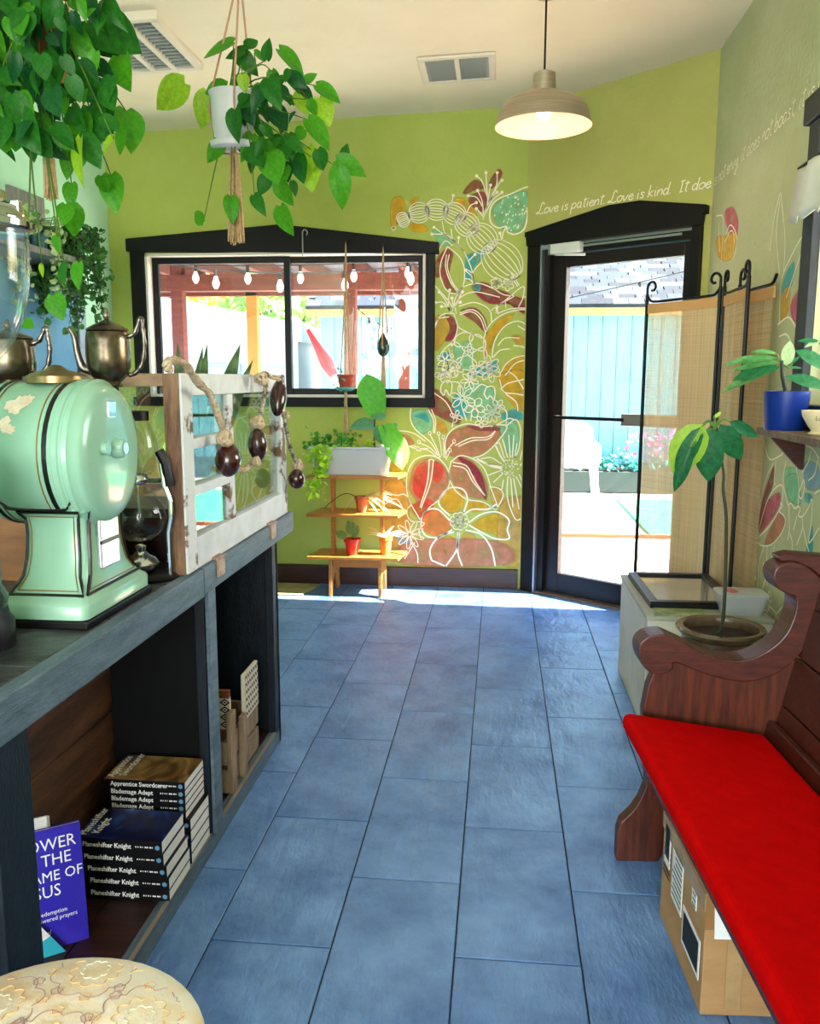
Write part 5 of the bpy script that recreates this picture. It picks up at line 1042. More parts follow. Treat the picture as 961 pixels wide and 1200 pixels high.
G().tube([(-.70, 5.36, .94), (-.705, 5.36, 1.02), (-.70, 5.37, 1.2)], [.006, .004], 6).build('stem', mat('brown_stem', '4a3a22', .8), tr)
LF = [leafmesh('fiddle_leaf', leafmat('fiddle_bright', '3f9a2e', '6cc23e', tr=.4), .75, .04, .2, .15, .62, 8, .012), leafmesh('fiddle_leaf', leafmat('fiddle_grey', '4d8a5c', '6aa678', tr=.25), .9, .06, .3, .3, .55, 8, .012)]
cf = lambda x, y: (380+x/8.57, 420+y/8.57)
for b_, t_, m_, w_, tw in (((530, 545), (420, 160), 0, .95, V((0, -1, .1))), ((505, 690), (265, 640), 1, 1.0, V((.1, -.6, .8))), ((610, 600), (470, 560), 1, .9, V((0, -.7, .7))), ((560, 680), (560, 850), 1, .9, V((-.1, -1, .2)))):
    B_ = atY(*cf(*b_), 5.36); T_ = atY(*cf(*t_), 5.33); inst(LF[m_], 'large_leaf', leafM(B_, T_, w_, .1, tw), tr)
B_ = atY(*cf(600, 680), 5.36); T_ = atY(*cf(830, 1090), 5.30); inst(LF[0], 'large_leaf', leafM(B_, T_, .8, .3, V((.9, -.5, .6))), tr)
# small pots on the stand
M_terra = mat('terracotta', ''); M_redp = mat('glossy_red_pot', 'd8341e', .25, coat=.4); M_wdp = mat('wooden_cup', 'b8742e', .5, col2='cf8f45', ns=4, stretch=(8, 8, 1))
def spot(name, label, x, z, y, r, h, pm):
    t = thing(name, label, 'potted plant', (x, y, z), 'small pots on the plant stand')
    G().lathe([(r*.68, 0), (r*.92, h*.78), (r*1.05, h*.8), (r*1.08, h), (r*.92, h), (r*.9, h*.88), (0, h*.88)], (x, y, z), 24).build('pot', pm, t, smooth=1)
    return t
px = atY(425, 598, 5.36); t = spot('spider_plant', 'spider plant in terracotta pot on the middle stand shelf', px.x, .537, 5.36, .05, .10, M_terra)
LSp = leafmesh('strap_leaf', leafmat('spider_leaf', 'b9cf8a', 'eef0c8', tr=.4), .13, 0, .5, .55, .4)
random.seed(9)
for k in range(18):
    a = random.uniform(-1.3, 1.3) if k < 13 else random.uniform(0, 6.28); L = random.uniform(.13, .24)
    b_ = V((px.x+.01, 5.36, .625)); inst(LSp, 'strap_leaf', leafM(b_, b_+V((cos(a)*L, sin(a)*L*.7-.03, random.uniform(-.02, .10))), 1, 0, V((0, -.3, 1))), t)
g = G().tube(catmull([V((px.x-.02, 5.36, .625)), V((px.x-.11, 5.34, .655)), V((px.x-.2, 5.31, .60)), V((px.x-.24, 5.3, .56))], 5), .003, 5); g.build('runner', mat('brown_stem', ''), t)
px = atY(413, 650, 5.32); t = spot('red_pot_plant', 'small succulent in glossy red pot on the bottom stand shelf', px.x, .262, 5.32, .052, .105, M_redp)
LB = leafmesh('leaf', leafmat('jade_leaf', '5c7a3a', '8aa557', tr=.2), .6, .03, .15, .2, .45)
for dx, dz, L in ((-.11, .06, .1), (.01, .12, .07), (.04, .1, .07), (-.02, .13, .06), (.02, .06, .06)):
    b_ = V((px.x, 5.32, .355)); tp = b_+V((dx, -.02, dz)); inst(LB, 'leaf', leafM(b_+(tp-b_)*.35, tp, 1.1, 0, V((.3, -1, .4))), t)
G().tube([(px.x, 5.32, .35), (px.x+.005, 5.32, .43)], .005, 6).build('stem', mat('brown_stem', ''), t)
px = atY(452, 650, 5.34); t = spot('wooden_cup_plant', 'wooden cup with spiky plant on the bottom stand shelf', px.x, .262, 5.34, .042, .12, M_wdp)
for k in range(11):
    a = k*.6; b_ = V((px.x, 5.34, .37)); inst(LSp, 'strap_leaf', leafM(b_, b_+V((cos(a)*.09, sin(a)*.07, .06+.02*(k % 3))), 1.1, 0, V((0, -.5, 1))), t)
# doormat corner
G().prism([(-1.55, 5.22), (-1.16, 5.22), (-1.10, 5.52), (-1.55, 5.52)], .0005, .012, 'Z').build('doormat', mat('tan_mat', '8a8058', .9, col2='b0a680', ns=8, bump=.4), label='worn tan mat on the floor beside the plant stand', cat='mat')
# ============================================================ HANGERS IN THE WINDOW
YH = 5.50
def whang(label, x, ytop, ypot, yend, kind):
    tp = atY(x, ytop, YH); pt = atY(x, ypot, YH); en = atY(x, yend, YH)
    t = thing('window_hanger', label, 'plant hanger', (pt.x, YH, en.z), 'cord hangers in front of the window')
    G().tube([(tp.x, YB-.045, tp.z+.012), (tp.x, YH-.004, tp.z+.012)], .008, 8).build('hook', M_blk, t)
    for dx in (-.03, 0, .03):
        G().tube(catmull([V((tp.x, YH, tp.z)), V((tp.x+dx*.3, YH-abs(dx)*.2, (tp.z*.6+pt.z*.4))), V((pt.x+dx, YH-.01 if dx else YH-.035, pt.z+.05)), V((pt.x+dx*1.1, YH-.01 if dx else YH-.04, pt.z-.0)), V((pt.x, YH, pt.z-.075))], 6), .0042, 6).build('cord', M_jute, t, smooth=2)
    g = G(); random.seed(int(x))
    for k in range(10): dx, dy = random.uniform(-.016, .016), random.uniform(-.012, .012); g.tube([(pt.x+dx*.4, YH+dy*.4, pt.z-.07), (pt.x+dx, YH+dy, en.z)], [.005, .004], 5)
    g.build('tassel', M_jute, t)
    return t, pt
t, pt = whang('cord hanger holding a glass teardrop in the window', 449, 290, 405, 455, 0)
G().lathe([(0, -.075), (.03, -.055), (.042, -.02), (.034, .02), (.02, .05), (.006, .08)], (pt.x, YH, pt.z), 20).build('teardrop', mat('dark_green_glass', '23352b', .12, spec=.7), t, smooth=2)
t, pt = whang('cord hanger with blue dish below the small terracotta pot', 405, 284, 447, 518, 1)
G().lathe([(.035, -.062), (.062, -.05), (.066, -.035), (.058, -.035), (0, -.048)], (pt.x, YH-.0, pt.z), 24).build('dish', mat('turquoise_dish', '4fa0a4', .4), t, smooth=1)
t = thing('hanging_pot', 'small terracotta pot with trailing stems hung in the window', 'potted plant', (pt.x, YH, pt.z-.047))
G().lathe([(.038, -.047), (.05, .03), (.055, .032), (.055, .045), (.046, .045), (0, .035)], (pt.x, YH, pt.z), 24).build('pot', mat('red_terracotta', 'a8402a', .8), t, smooth=1)
P, ps = strands((pt.x-.03, YH-.05, pt.z+.05), 5, .05, .24, 77); foliage('foliage', leafmat('succulent_teal', '4a8078', '7aa89a', tr=.1), P, .016, t, 78)
tp = atY(357, 272, YB-.05)
hk = G().tube(catmull([V((tp.x-.012, YB-.06, tp.z-.15)), V((tp.x-.012, YB-.06, tp.z-.03)), V((tp.x-.012, YB-.055, tp.z+.0)), V((tp.x+.0, YB-.055, tp.z+.015)), V((tp.x+.018, YB-.055, tp.z+.0)), V((tp.x+.012, YB-.05, tp.z-.02))], 6), .004, 6)
hk.build('wall_hook', mat('pale_steel', 'b8b0a4', .35, metal=.8), smooth=2, label='bare steel hook on the window header', cat='hook')
# ============================================================ PEW
M_oak = mat('dark_oak', '30100a', .38, col2='4f2012', ns=7, stretch=(1.5, 14, 10), coat=.08, bump=.12, bs=50)
M_oak2 = mat('brown_oak_panel', '36150b', .4, col2='5c2a15', ns=5, stretch=(12, 12, 1.2), coat=.05, bump=.12, bs=50)
PA = RAD(4); PM = Matrix.Translation((.45, 2.32, 0)) @ Matrix.Rotation(PA, 4, 'Z')
pew = thing('church_pew', 'dark oak church pew with scrolled arm along right wall', 'pew', (.45, 2.32, 0), rz=PA)
pz = lambda x, y: (lambda p: (p.x-.45, p.z))(atY(730+x/4, 560+y/4, 2.32))
arm = [(200, 738), (300, 785), (400, 838), (520, 868), (620, 860), (720, 810), (790, 740), (828, 650), (832, 575), (790, 557), (745, 530), (724, 480), (740, 432), (800, 408), (870, 420), (924, 455)]
top_ = [pz(*p) for p in arm]
low_ = [pz(*p) for p in [(924, 760), (820, 880), (700, 952), (560, 970), (400, 932), (250, 872)]]
lobe = [pz(*p) for p in [(240, 900), (205, 922), (150, 926), (100, 890), (76, 830), (82, 780), (115, 750), (150, 740)]]
right = [(.535, .83), (.565, .76), (.57, .68), (.53, .60)]
poly = [tuple(v)[:2] for v in catmull([V((*p, 0)) for p in top_], 3)]+right+[tuple(v)[:2] for v in catmull([V((*p, 0)) for p in low_+lobe], 3)]
G().prism(poly, 0, .085, 'Y', PM).build('arm_scroll', M_oak, pew, bevel=.004)
G().prism([pz(820, 372), pz(760, 385), pz(770, 410), pz(840, 412), pz(924, 450), (.56, .82), (.56, .91)], .02, .075, 'Y', PM).build('crest', M_oak, pew, bevel=.004)
pp = [pz(x, y) for x, y in [(170, 900), (130, 990), (105, 1110)]]+[(.065, .36), (.075, .30), (.075, .235), (.06, .19), (.04, .155), (.022, .135), (.008, .12), (.0, .09), (0, .0), (.12, 0), (.16, .06), (.36, .06), (.42, 0), (.55, 0), (.56, .25), (.55, .62), (.50, .60)]+[pz(x, y) for x, y in [(820, 870), (700, 945), (560, 962), (400, 925), (260, 872)]]
G().prism(pp, .022, .065, 'Y', PM).build('end_panel', M_oak2, pew, bevel=.003)
PLEN = 1.95
def tilt(g): g.v = [V((v.x, v.y, v.z-.15*v.x)) for v in g.v]; return g
tilt(G().box(.02, .45, -PLEN, .025, .385, .42)).xf(PM).build('seat', M_oak, pew, bevel=.004)
G().box(.06, .085, -PLEN, .025, .29, .370, PM).build('seat_apron', M_oak, pew, bevel=.003)
g = G(); q0, q1 = (.41, .345), (.53, .91)
for k in range(4):
    a, b = k/4+.004, (k+1)/4-.004; P0 = (q0[0]+(q1[0]-q0[0])*a, q0[1]+(q1[1]-q0[1])*a); P1 = (q0[0]+(q1[0]-q0[0])*b, q0[1]+(q1[1]-q0[1])*b)
    G().prism([P0, P1, (P1[0]+.025, P1[1]-.008), (P0[0]+.025, P0[1]-.008)], -PLEN, .022, 'Y', PM).build('back_board', M_oak, pew, bevel=.003)
G().prism([(.392, .375), (.415, .375), (.425, .44), (.405, .44)], -PLEN, .02, 'Y', PM).build('back_rail', M_oak, pew, bevel=.004)
pe = G().prism(pp, -PLEN-.045, -PLEN, 'Y', PM).build('end_panel', M_oak2, pew, bevel=.003)
# red cushion
tilt(G().box(-.012, .388, -PLEN+.02, -.012, .421, .474)).xf(PM).build('seat_cushion', mat('red_velvet', 'b00000', .9, col2='bd0101', ns=20, bump=.1, bs=200, spec=.05), bevel=.022, seg=4, label='long bright red seat cushion on the pew', cat='cushion')
# boxes below
M_card = mat('cardboard', '9a7348', .75, col2='ab8455', ns=5, stretch=(1, 1, 3)); M_card2 = mat('cardboard_inner', '8a6236', .75); M_lab = mat('label_white', 'e4e2de', .5); M_ink = mat('label_ink', '15151a', .6); M_tape = mat('packing_tape', '9a7a52', .25, col2='b08e60', ns=9)
BM = Matrix.Translation((.549, 1.741, 0)) @ Matrix.Rotation(RAD(3.5), 4, 'Z')
cb = thing('cardboard_box', 'taped cardboard box with shipping labels under the pew', 'box', (.549, 1.741, 0), rz=RAD(3.5))
bh = .29
G().box(0, .33, 0, .36, .001, bh, BM).build('carton', M_card, cb, bevel=.003)
G().box(-.001, .33, -.004, .36, bh, bh+.006, BM).build('flap', M_card, cb); G().box(.0, .328, -.0025, -.0005, bh*.72, bh+.004, BM).build('flap', M_card2, cb)
G().box(.05, .085, -.004, -.002, .02, bh-.01, BM).build('tape', M_tape, cb); G().prism([(.02, .19), (.055, .19), (.055, .30), (.015, .30)], -.006, -.004, 'Y', BM).build('torn_label', M_lab, cb)
G().box(-.003, -.001, -.0, .36, bh-.04, bh+.002, BM).build('tape', M_tape, cb)
def lab(y0, y1, z0, z1, lines):
    l_ = G().box(-.0025, -.001, y0, y1, z0, z1, BM).build('shipping_label', M_lab, cb); q = G()
    for a, b, c, d in lines: q.add([BM @ V((-.0032, y, z)) for y, z in ((a, c), (b, c), (b, d), (a, d))], [(0, 1, 2, 3)])
    q.build('label_print', M_ink, l_)
rl = lambda y0, y1, z0, z1, n: [(y0+.004, y1-.004-random.uniform(0, .3)*(y1-y0), z0+(z1-z0)*(i+.25)/n, z0+(z1-z0)*(i+.6)/n) for i in range(n)]
random.seed(4)
lab(.17, .26, .12, .27, rl(.17, .26, .13, .26, 9)); lab(.285, .335, .17, .285, [(.29, .33, .19, .275)]); lab(.02, .155, .07, .165, [(.028, .147, .08, .155)]); lab(.06, .095, .21, .25, rl(.06, .095, .21, .25, 3))
q = G()
for i in range(6): q.add([BM @ V((-.0015, y, .14+i*.014)) for y in (.345, .28)]+[BM @ V((-.0015, y, .146+i*.014)) for y in (.28, .345)], [(0, 1, 2, 3)])
q.build('printed_lines', M_ink, cb)
b2 = thing('cardboard_box', 'plain beige box behind the labelled carton under pew', 'box', (.86, 1.5, 0))
M_beige = mat('beige_board', 'a89a86', .7)
G().box(.735, 1.0, 1.34, 1.715, .001, .30).build('carton', M_beige, b2, bevel=.004); G().box(.733, 1.002, 1.335, 1.72, .28, .305).build('lid', M_beige, b2, bevel=.003)
# ============================================================ BOXES, BOWL, FRAME BEHIND THE PEW
M_wcart = mat('white_carton', 'cfccc0', .6, col2='bdbbac', ns=5)
ca = thing('storage_carton', 'white storage carton with label sheet behind pew end', 'box', (.9, 3.0, 0))
G().box(.675, 1.13, 2.74, 3.28, .001, .34).build('carton', M_wcart, ca, bevel=.004); G().box(.67, 1.135, 2.735, 3.285, .34, .358).build('lid', mat('pale_green_lid', 'aab08c', .6), ca, bevel=.003)
l_ = G().box(.6735, .6755, 2.80, 3.12, .06, .30).build('label_sheet', M_lab, ca); q = G()
for y, z in ((2.88, .24), (2.88, .16), (3.0, .10)): q.add([(.6729, y, z), (.6729, y+.03, z), (.6729, y+.03, z+.022), (.6729, y, z+.022)], [(0, 1, 2, 3)])
for z in (.13, .21): q.add([(.6729, 2.81, z), (.6729, 3.11, z), (.6729, 3.11, z+.002), (.6729, 2.81, z+.002)], [(0, 1, 2, 3)])
q.build('label_print', M_ink, l_)
cbx = thing('storage_carton', 'taller grey-white carton under the black picture frame', 'box', (.9, 3.65, 0))
G().box(.675, 1.15, 3.30, 4.02, .001, .455).build('carton', M_wcart, cbx, bevel=.006); G().box(.67, 1.155, 3.295, 4.025, .455, .472).build('lid', mat('grey_lid', '9fa08f', .55), cbx, bevel=.003)
G().box(.6735, .6755, 3.4, 3.9, .26, .42).build('label_sheet', mat('white_sheet', 'c9c6bb', .6), cbx)
br = G().prism([(.70, 3.305), (.90, 3.305), (.93, 3.42), (.72, 3.42)], .4722, .475, 'Z').build('brochure', mat('olive_brochure', '5d7040', .45, col2='a3b07c', ns=14), label='olive green brochure lying in front of the picture frame', cat='brochure')
fz = .477
fr = thing('picture_frame', 'black picture frame lying on its back on the cartons', 'picture frame', (.87, 3.7, fz))
FMt = Matrix.Translation((.705, 3.42, .4722)) @ Matrix.Rotation(RAD(1), 4, 'Z')
e = .035; fw2, fl2 = .36, .54
for a in ((0, fw2, 0, e), (0, fw2, fl2-e, fl2), (0, e, e, fl2-e), (fw2-e, fw2, e, fl2-e)): G().box(*a, .0, .028, FMt).build('frame_bar', mat('black_frame', '0d0e12', .3), fr, bevel=.002)
G().box(e, fw2-e, e, fl2-e, .006, .010, FMt).build('mat_board', mat('pale_picture', 'b0a8a0', .5, col2='c9c2ba', ns=4), fr)
G().box(e, fw2-e, e, fl2-e, .016, .018, FMt).build('pane', GLASS, fr)
tb_ = thing('plastic_tub', 'clear plastic tub with red printed lid beside the frame', 'tub', (1.09, 3.42, .4722))
T0 = atY(855, 700, 3.42); tx = 1.05
tbM = Matrix.Translation((tx, 3.40, .4722))
M_tub = mat('translucent_tub', 'c6ccd0', .3, trans=.3)
G().loft([[tbM @ p for p in rr(0, 0, .075, .055, 0, .02)], [tbM @ p for p in rr(0, 0, .09, .066, .075, .02)]]).build('tub', M_tub, tb_, smooth=1)
G().loft([[tbM @ p for p in rr(0, 0, .095, .07, .072, .022)], [tbM @ p for p in rr(0, 0, .096, .071, .083, .022)], [tbM @ p for p in rr(0, 0, .085, .06, .087, .02)]]).build('lid', M_tub, tb_, smooth=1)
q = G(); q.add([tbM @ V((-.07+.055*cos(a*pi/8)*.5+.03, .05*sin(a*pi/8)*.8, .0876)) for a in range(16)], [tuple(range(16))]); q.build('red_print', mat('red_print', 'b83a42', .5, col2='d98a8a', ns=50), tb_)
# bowl with avocado sapling
bc = (.876, 3.0, .358)
sap = thing('avocado_sapling', 'tall thin sapling in wide brown glazed bowl', 'potted plant', bc)
M_glz = mat('brown_glaze', '4d3a2b', .22, col2='6e5a45', ns=9, coat=.5)
G().lathe([(.08, 0), (.10, .005), (.135, .05), (.142, .09), (.132, .125), (.13, .135), (.148, .15), (.154, .162), (.148, .17), (.128, .168), (.12, .15), (.125, .12), (0, .12)], bc, 40).build('bowl', M_glz, sap, smooth=1)
G().lathe([(.122, .118), (.12, .135), (.06, .142), (0, .14)], bc, 32).build('soil', M_soil, sap, smooth=2)
S7 = lambda x, y: atY(730+x/4, 280+y/4, 3.0)
sg = catmull([V((bc[0]-.02, 3.0, .49)), S7(470, 1780), S7(485, 1350), S7(470, 1180), S7(470, 1080), S7(432, 890)], 6); G().tube(sg, [.007, .0035], 8).build('stem', mat('green_brown_stem', '2f3420', .7), sap, smooth=2)
LA = [leafmesh('leaf', leafmat('avocado_dark', '12482c', '1f6a3a', tr=.15), .46, 0, .25, .12, .5), leafmesh('leaf', leafmat('avocado_light', '7fae2e', 'a8cf4a', tr=.45), .62, 0, .2, .25, .5)]
for b_, t_, m_, w_ in (((375, 868), (225, 1095), 1, 1.0), ((370, 880), (250, 1115), 0, .7), ((325, 970), (252, 1195), 0, .6), ((408, 880), (405, 1145), 0, 1.1), ((455, 870), (562, 1040), 0, 1.1), ((500, 855), (640, 925), 0, .8), ((425, 840), (467, 812), 1, .6)):
    B_, T_ = S7(*b_), S7(*t_); inst(LA[m_], 'leaf', leafM(B_, T_, w_, .15, V((-.1, -1, .25))), sap); G().tube(catmull([sg[-1], (sg[-1]+B_)/2+V((0, 0, .02)), B_], 4), .003, 5).build('petiole', M_stem, sap)
# ============================================================ FOLDING SCREEN
M_iron = mat('black_wrought_iron', '060606', .45, spec=.3)
def linen():
    M = mat('beige_burlap', 'e6cb9e', .9, col2='dabd8e', ns=3, stretch=(4, 4, .5)); t = M.node_tree; b = t.nodes['Principled BSDF']; o = t.nodes['Material Output']
    tl = t.nodes.new('ShaderNodeBsdfTranslucent'); tl.inputs[0].default_value = lin('d8bd90'); tp = t.nodes.new('ShaderNodeBsdfTransparent')
    mx = t.nodes.new('ShaderNodeMixShader'); mx.inputs[0].default_value = .4; m2 = t.nodes.new('ShaderNodeMixShader')
    tc = t.nodes.new('ShaderNodeTexCoord'); outs = []
    for sc3 in ((1, 1, 420), (420, 420, 1)):
        mp = t.nodes.new('ShaderNodeMapping'); mp.inputs['Scale'].default_value = sc3; n = t.nodes.new('ShaderNodeTexNoise'); n.inputs['Scale'].default_value = 1.0; n.inputs['Detail'].default_value = 1
        t.links.new(tc.outputs['Object'], mp.inputs[0]); t.links.new(mp.outputs[0], n.inputs['Vector']); outs.append(n)
    mu = t.nodes.new('ShaderNodeMath'); mu.operation = 'MULTIPLY'; t.links.new(outs[0].outputs[0], mu.inputs[0]); t.links.new(outs[1].outputs[0], mu.inputs[1])
    ma = t.nodes.new('ShaderNodeMath'); ma.operation = 'MULTIPLY_ADD'; ma.inputs[1].default_value = 1.3; ma.inputs[2].default_value = -.1; ma.use_clamp = True; t.links.new(mu.outputs[0], ma.inputs[0])
    t.links.new(b.outputs[0], mx.inputs[1]); t.links.new(tl.outputs[0], mx.inputs[2]); t.links.new(ma.outputs[0], m2.inputs[0]); t.links.new(mx.outputs[0], m2.inputs[1]); t.links.new(tp.outputs[0], m2.inputs[2]); t.links.new(m2.outputs[0], o.inputs[0]); return M
M_lin = linen(); M_hem = mat('burlap_hem', 'b98f58', .9)
scr = thing('folding_screen', 'folding screen of beige burlap in scrolled black iron frame', 'folding screen', (.98, 4.1, 0))
def panel(A_, B_, bare=False):
    A_, B_ = V((*A_, 0)), V((*B_, 0)); d = (B_-A_).normalized(); n_ = V((-d.y, d.x, 0)); L = (B_-A_).length
    p = lambda s, z, o=0: A_+d*s+n_*o+V((0, 0, z))
    for s0, sg_ in (((.008, 1), (L-.008, -1)) if not bare else ((L-.008, -1),)):
        G().tube([p(s0, .02), p(s0, 1.80)], .009, 8).build('post', M_iron, scr); G().ball(p(s0, .016), .016).build('foot_ball', M_iron, scr, smooth=2)
        R_ = .034; c = (s0+sg_*R_, 1.835); pts = [p(s0, 1.79)]+[p(c[0]-sg_*(R_*(1-.05*i))*cos(i*.42), c[1]+(R_*(1-.05*i))*sin(i*.42)) for i in range(13)]
        G().tube(catmull(pts, 3), .0065, 6).build('scroll', M_iron, scr, smooth=2)
    yo = catmull([p(.008, 1.80), p(.03, 1.775), p(.07, 1.765), p(L/2, 1.765), p(L-.07, 1.765), p(L-.03, 1.775), p(L-.008, 1.80)], 5); G().tube(yo, .0065, 6).build('top_bar', M_iron, scr, smooth=2)
    G().tube([p(.008, .16), p(L-.008, .16)], .006, 6).build('bottom_bar', M_iron, scr)
    NX, NZ = 14, 12; vs = []
    for j in range(NZ+1):
        for i in range(NX+1):
            s = .02+(L-.04)*i/NX; z = .165+(1.752-.165)*j/NZ; vs.append(p(s, z, .004*sin(i*1.7+j*.15)*(1-abs(j/NZ*2-1)*.5)))
    G().add(vs, [(j*(NX+1)+i, j*(NX+1)+i+1, (j+1)*(NX+1)+i+1, (j+1)*(NX+1)+i) for j in range(NZ) for i in range(NX)]).build('burlap_panel', M_lin, scr, smooth=2)
    g = G(); b0 = [p(.018, 1.71, -.004), p(L-.018, 1.71, -.004), p(L-.018, 1.755, -.004), p(.018, 1.755, -.004), p(.018, 1.71, .004), p(L-.018, 1.71, .004), p(L-.018, 1.755, .004), p(.018, 1.755, .004)]
    g.add(b0, [(0, 1, 2, 3), (7, 6, 5, 4), (0, 4, 5, 1), (1, 5, 6, 2), (2, 6, 7, 3), (3, 7, 4, 0)]); g.build('hem', M_hem, scr)
panel((.806, 4.48), (1.074, 4.08)); panel((1.082, 4.07), (1.078, 3.66)); panel((1.168, 3.60), (1.135, 4.02), True)
# ============================================================ RIGHT WALL SHELF WITH POTS
rsH = thing('wall_shelf', 'rough-edged wooden shelf with bracket on right wall', 'shelf', (1.1, 3.0, 1.19))
M_rsh = mat('rough_shelf_wood', '7a6654', .7, col2='3a2a20', ns=8, stretch=(3, 14, 3), lo=.4, hi=.7, bump=.5, bs=40)
G().box(1.03, XR-.001, 2.3, 3.27, 1.187, 1.212).build('board', M_rsh, rsH, bevel=.003)
for yy in (2.5, 3.215): G().prism([(XR, 1.187), (1.06, 1.187), (XR-.012, 1.062), (XR, 1.062)], yy, yy+.022, 'Y').build('bracket', M_oak, rsH, bevel=.002)
bp_ = (1.085, 3.13, 1.212)
blp = thing('blue_pot_plant', 'ribbed blue pot with long-leaved plant on the right shelf', 'potted plant', bp_)
g = G().lathe([(.066, 0), (.068, .003), (.077, .135), (.073, .135), (.07, .12), (0, .12)], bp_, 40); g.build('pot', mat('cobalt_blue_pot', '0a2a78', .35, spec=.5), blp, smooth=1)
G().lathe([(.069, .118), (.03, .124), (0, .124)], bp_, 24).build('soil', M_soil, blp)
S8 = lambda x, y, Y=3.12: atY(730+x/4, 280+y/4, Y)
G().tube([V(bp_)+V((0, 0, .12)), S8(748, 640), S8(744, 570)], [.009, .007, .006], 8).build('stem', mat('dark_spiny_stem', '20281c', .7), blp)
LE = [leafmesh('leaf', leafmat('euphorbia_leaf', '3a7a44', '6aa35a', tr=.2), .24, 0, .35, .2, .55), leafmesh('leaf', leafmat('euphorbia_dark', '1d5a38', '2f7a48', tr=.15), .3, 0, .3, .15, .55), leafmesh('leaf', leafmat('euphorbia_pale', '8fae7a', 'b5c99a', tr=.3), .5, 0, .2, .1, .5)]
for b_, t_, m_, w_ in (((720, 560), (480, 560), 0, 1), ((735, 580), (510, 590), 0, .9), ((740, 600), (462, 682), 0, 1), ((735, 602), (515, 640), 1, 1.2), ((722, 540), (608, 512), 0, 1.2), ((765, 595), (785, 475), 2, 1), ((770, 598), (832, 545), 1, .8), ((778, 605), (842, 600), 1, .8)):
    inst(LE[m_], 'leaf', leafM(S8(*b_), S8(*t_), w_, .1, V((-.2, -.8, .8))), blp); G().tube([S8(744, 585), S8(*b_)], .0025, 5).build('petiole', M_stem, blp)
cp = atY(958, 499, 2.86); cpz = (1.105, 2.86, 1.212)
cup = thing('cream_cup_plant', 'cream footed cup with large glossy leaves on the right shelf', 'potted plant', cpz)
M_cream = mat('cream_ceramic', 'd2c39a', .4)
G().lathe([(.03, 0), (.034, .004), (.022, .012), (.035, .03), (.052, .06), (.056, .078), (.05, .078), (.045, .055), (0, .05)], cpz, 28).build('cup', M_cream, cup, smooth=1)
q = G(); vs_, fs_ = textmesh('Love', .02, .2, 0, 1, 'CENTER'); q.add([V((cpz[0]-.012+v.x, cpz[1]-.0505-.0, cpz[2]+.048+v.y)) for v in vs_], fs_); q.build('script_print', M_ink, cup)
G().tube([V(cpz)+V((0, 0, .05)), V(cpz)+V((.02, .0, .16)), V(cpz)+V((.03, 0, .2))], .006, 8).build('stem', mat('dark_spiny_stem', ''), cup)
S9 = lambda x, y: atY(730+x/4, 280+y/4, 2.80)
for b_, t_, m_, w_ in (((960, 610), (822, 512), 1, 1.4), ((960, 700), (772, 632), 1, 1.1), ((920, 480), (822, 472), 1, .9), ((960, 455), (850, 505), 2, .5)): inst(LE[m_], 'leaf', leafM(S9(*b_), S9(*t_), w_, .0, V((-.1, -1, .6))), cup); G().tube([V(cpz)+V((.03, 0, .2)), S9(*b_)], .003, 5).build('petiole', M_stem, cup)
# lace scrap hung at the side window
cw = G(); vs = []
for j in range(7):
    for i in range(9):
        y = 3.33-i*.06; z = 2.13-.03*j-(.02*(i % 2) if j == 6 else 0); vs.append((XR-.055+.012*sin(i*1.9)-.004*j, y, z))
cw.add(vs, [(j*9+i, j*9+i+1, (j+1)*9+i+1, (j+1)*9+i) for j in range(6) for i in range(8)])
cu = thing('window_valance', 'white gathered cloth hung across the side window', 'curtain', (XR-.05, 3.1, 1.95))
cw.build('cloth', mat('white_cloth', 'd8d6cc', .9), cu, smooth=2, solid=.003); G().tube([(XR-.045, 2.0, 2.14), (XR-.045, 3.36, 2.14)], .006, 8).build('rod', M_blk, cu)
# ============================================================ OUTSIDE
M_conc = mat('pale_concrete', 'b4b0a8', .85, col2='a8a39b', ns=2)
G().box(-30, 30, YB+.4, 45, -.3, -.06).build('ground', M_conc, kind='structure', label='pale sunlit concrete yard outside')
G().box(XR+.3, 30, -12, YB+.4, -.3, -.061).build('ground', M_conc, kind='structure', label='pale concrete beside the building')
G().prism([(.2, 5.95), (.95, 5.1), (1.6, 5.1), (3.2, 6.6), (3.2, 7.75), (.2, 7.75)], -.06, -.045, 'Z').build('gravel_bed', mat('pink_gravel', 'b98a78', .95, col2='e6d4c8', ns=60, bump=1, bs=60), kind='structure', label='pinkish gravel strip outside the door')
G().box(1.5, 5, 7.85, 10.3, -.06, -.04).build('turf', mat('artificial_turf', '2fae78', .9, col2='3fc48a', ns=40, bump=.6, bs=120), kind='structure', label='green artificial turf beyond the gravel')
G().box(.2, 3.5, 7.77, 7.83, -.06, -.015).build('edging', mat('rust_edging', 'a0573a', .8), kind='structure', label='rust coloured edging strip along the gravel')
# unseen slab added along the right wall to block sun at the side window
G().box(XR+.16, 3.0, YF, 4.5, 2.55, 2.66).build('sun_block_roof', mat('sun_block_white', 'd8d4cc', .8), kind='structure', label='added unseen roof slab keeping sun out of the side window')
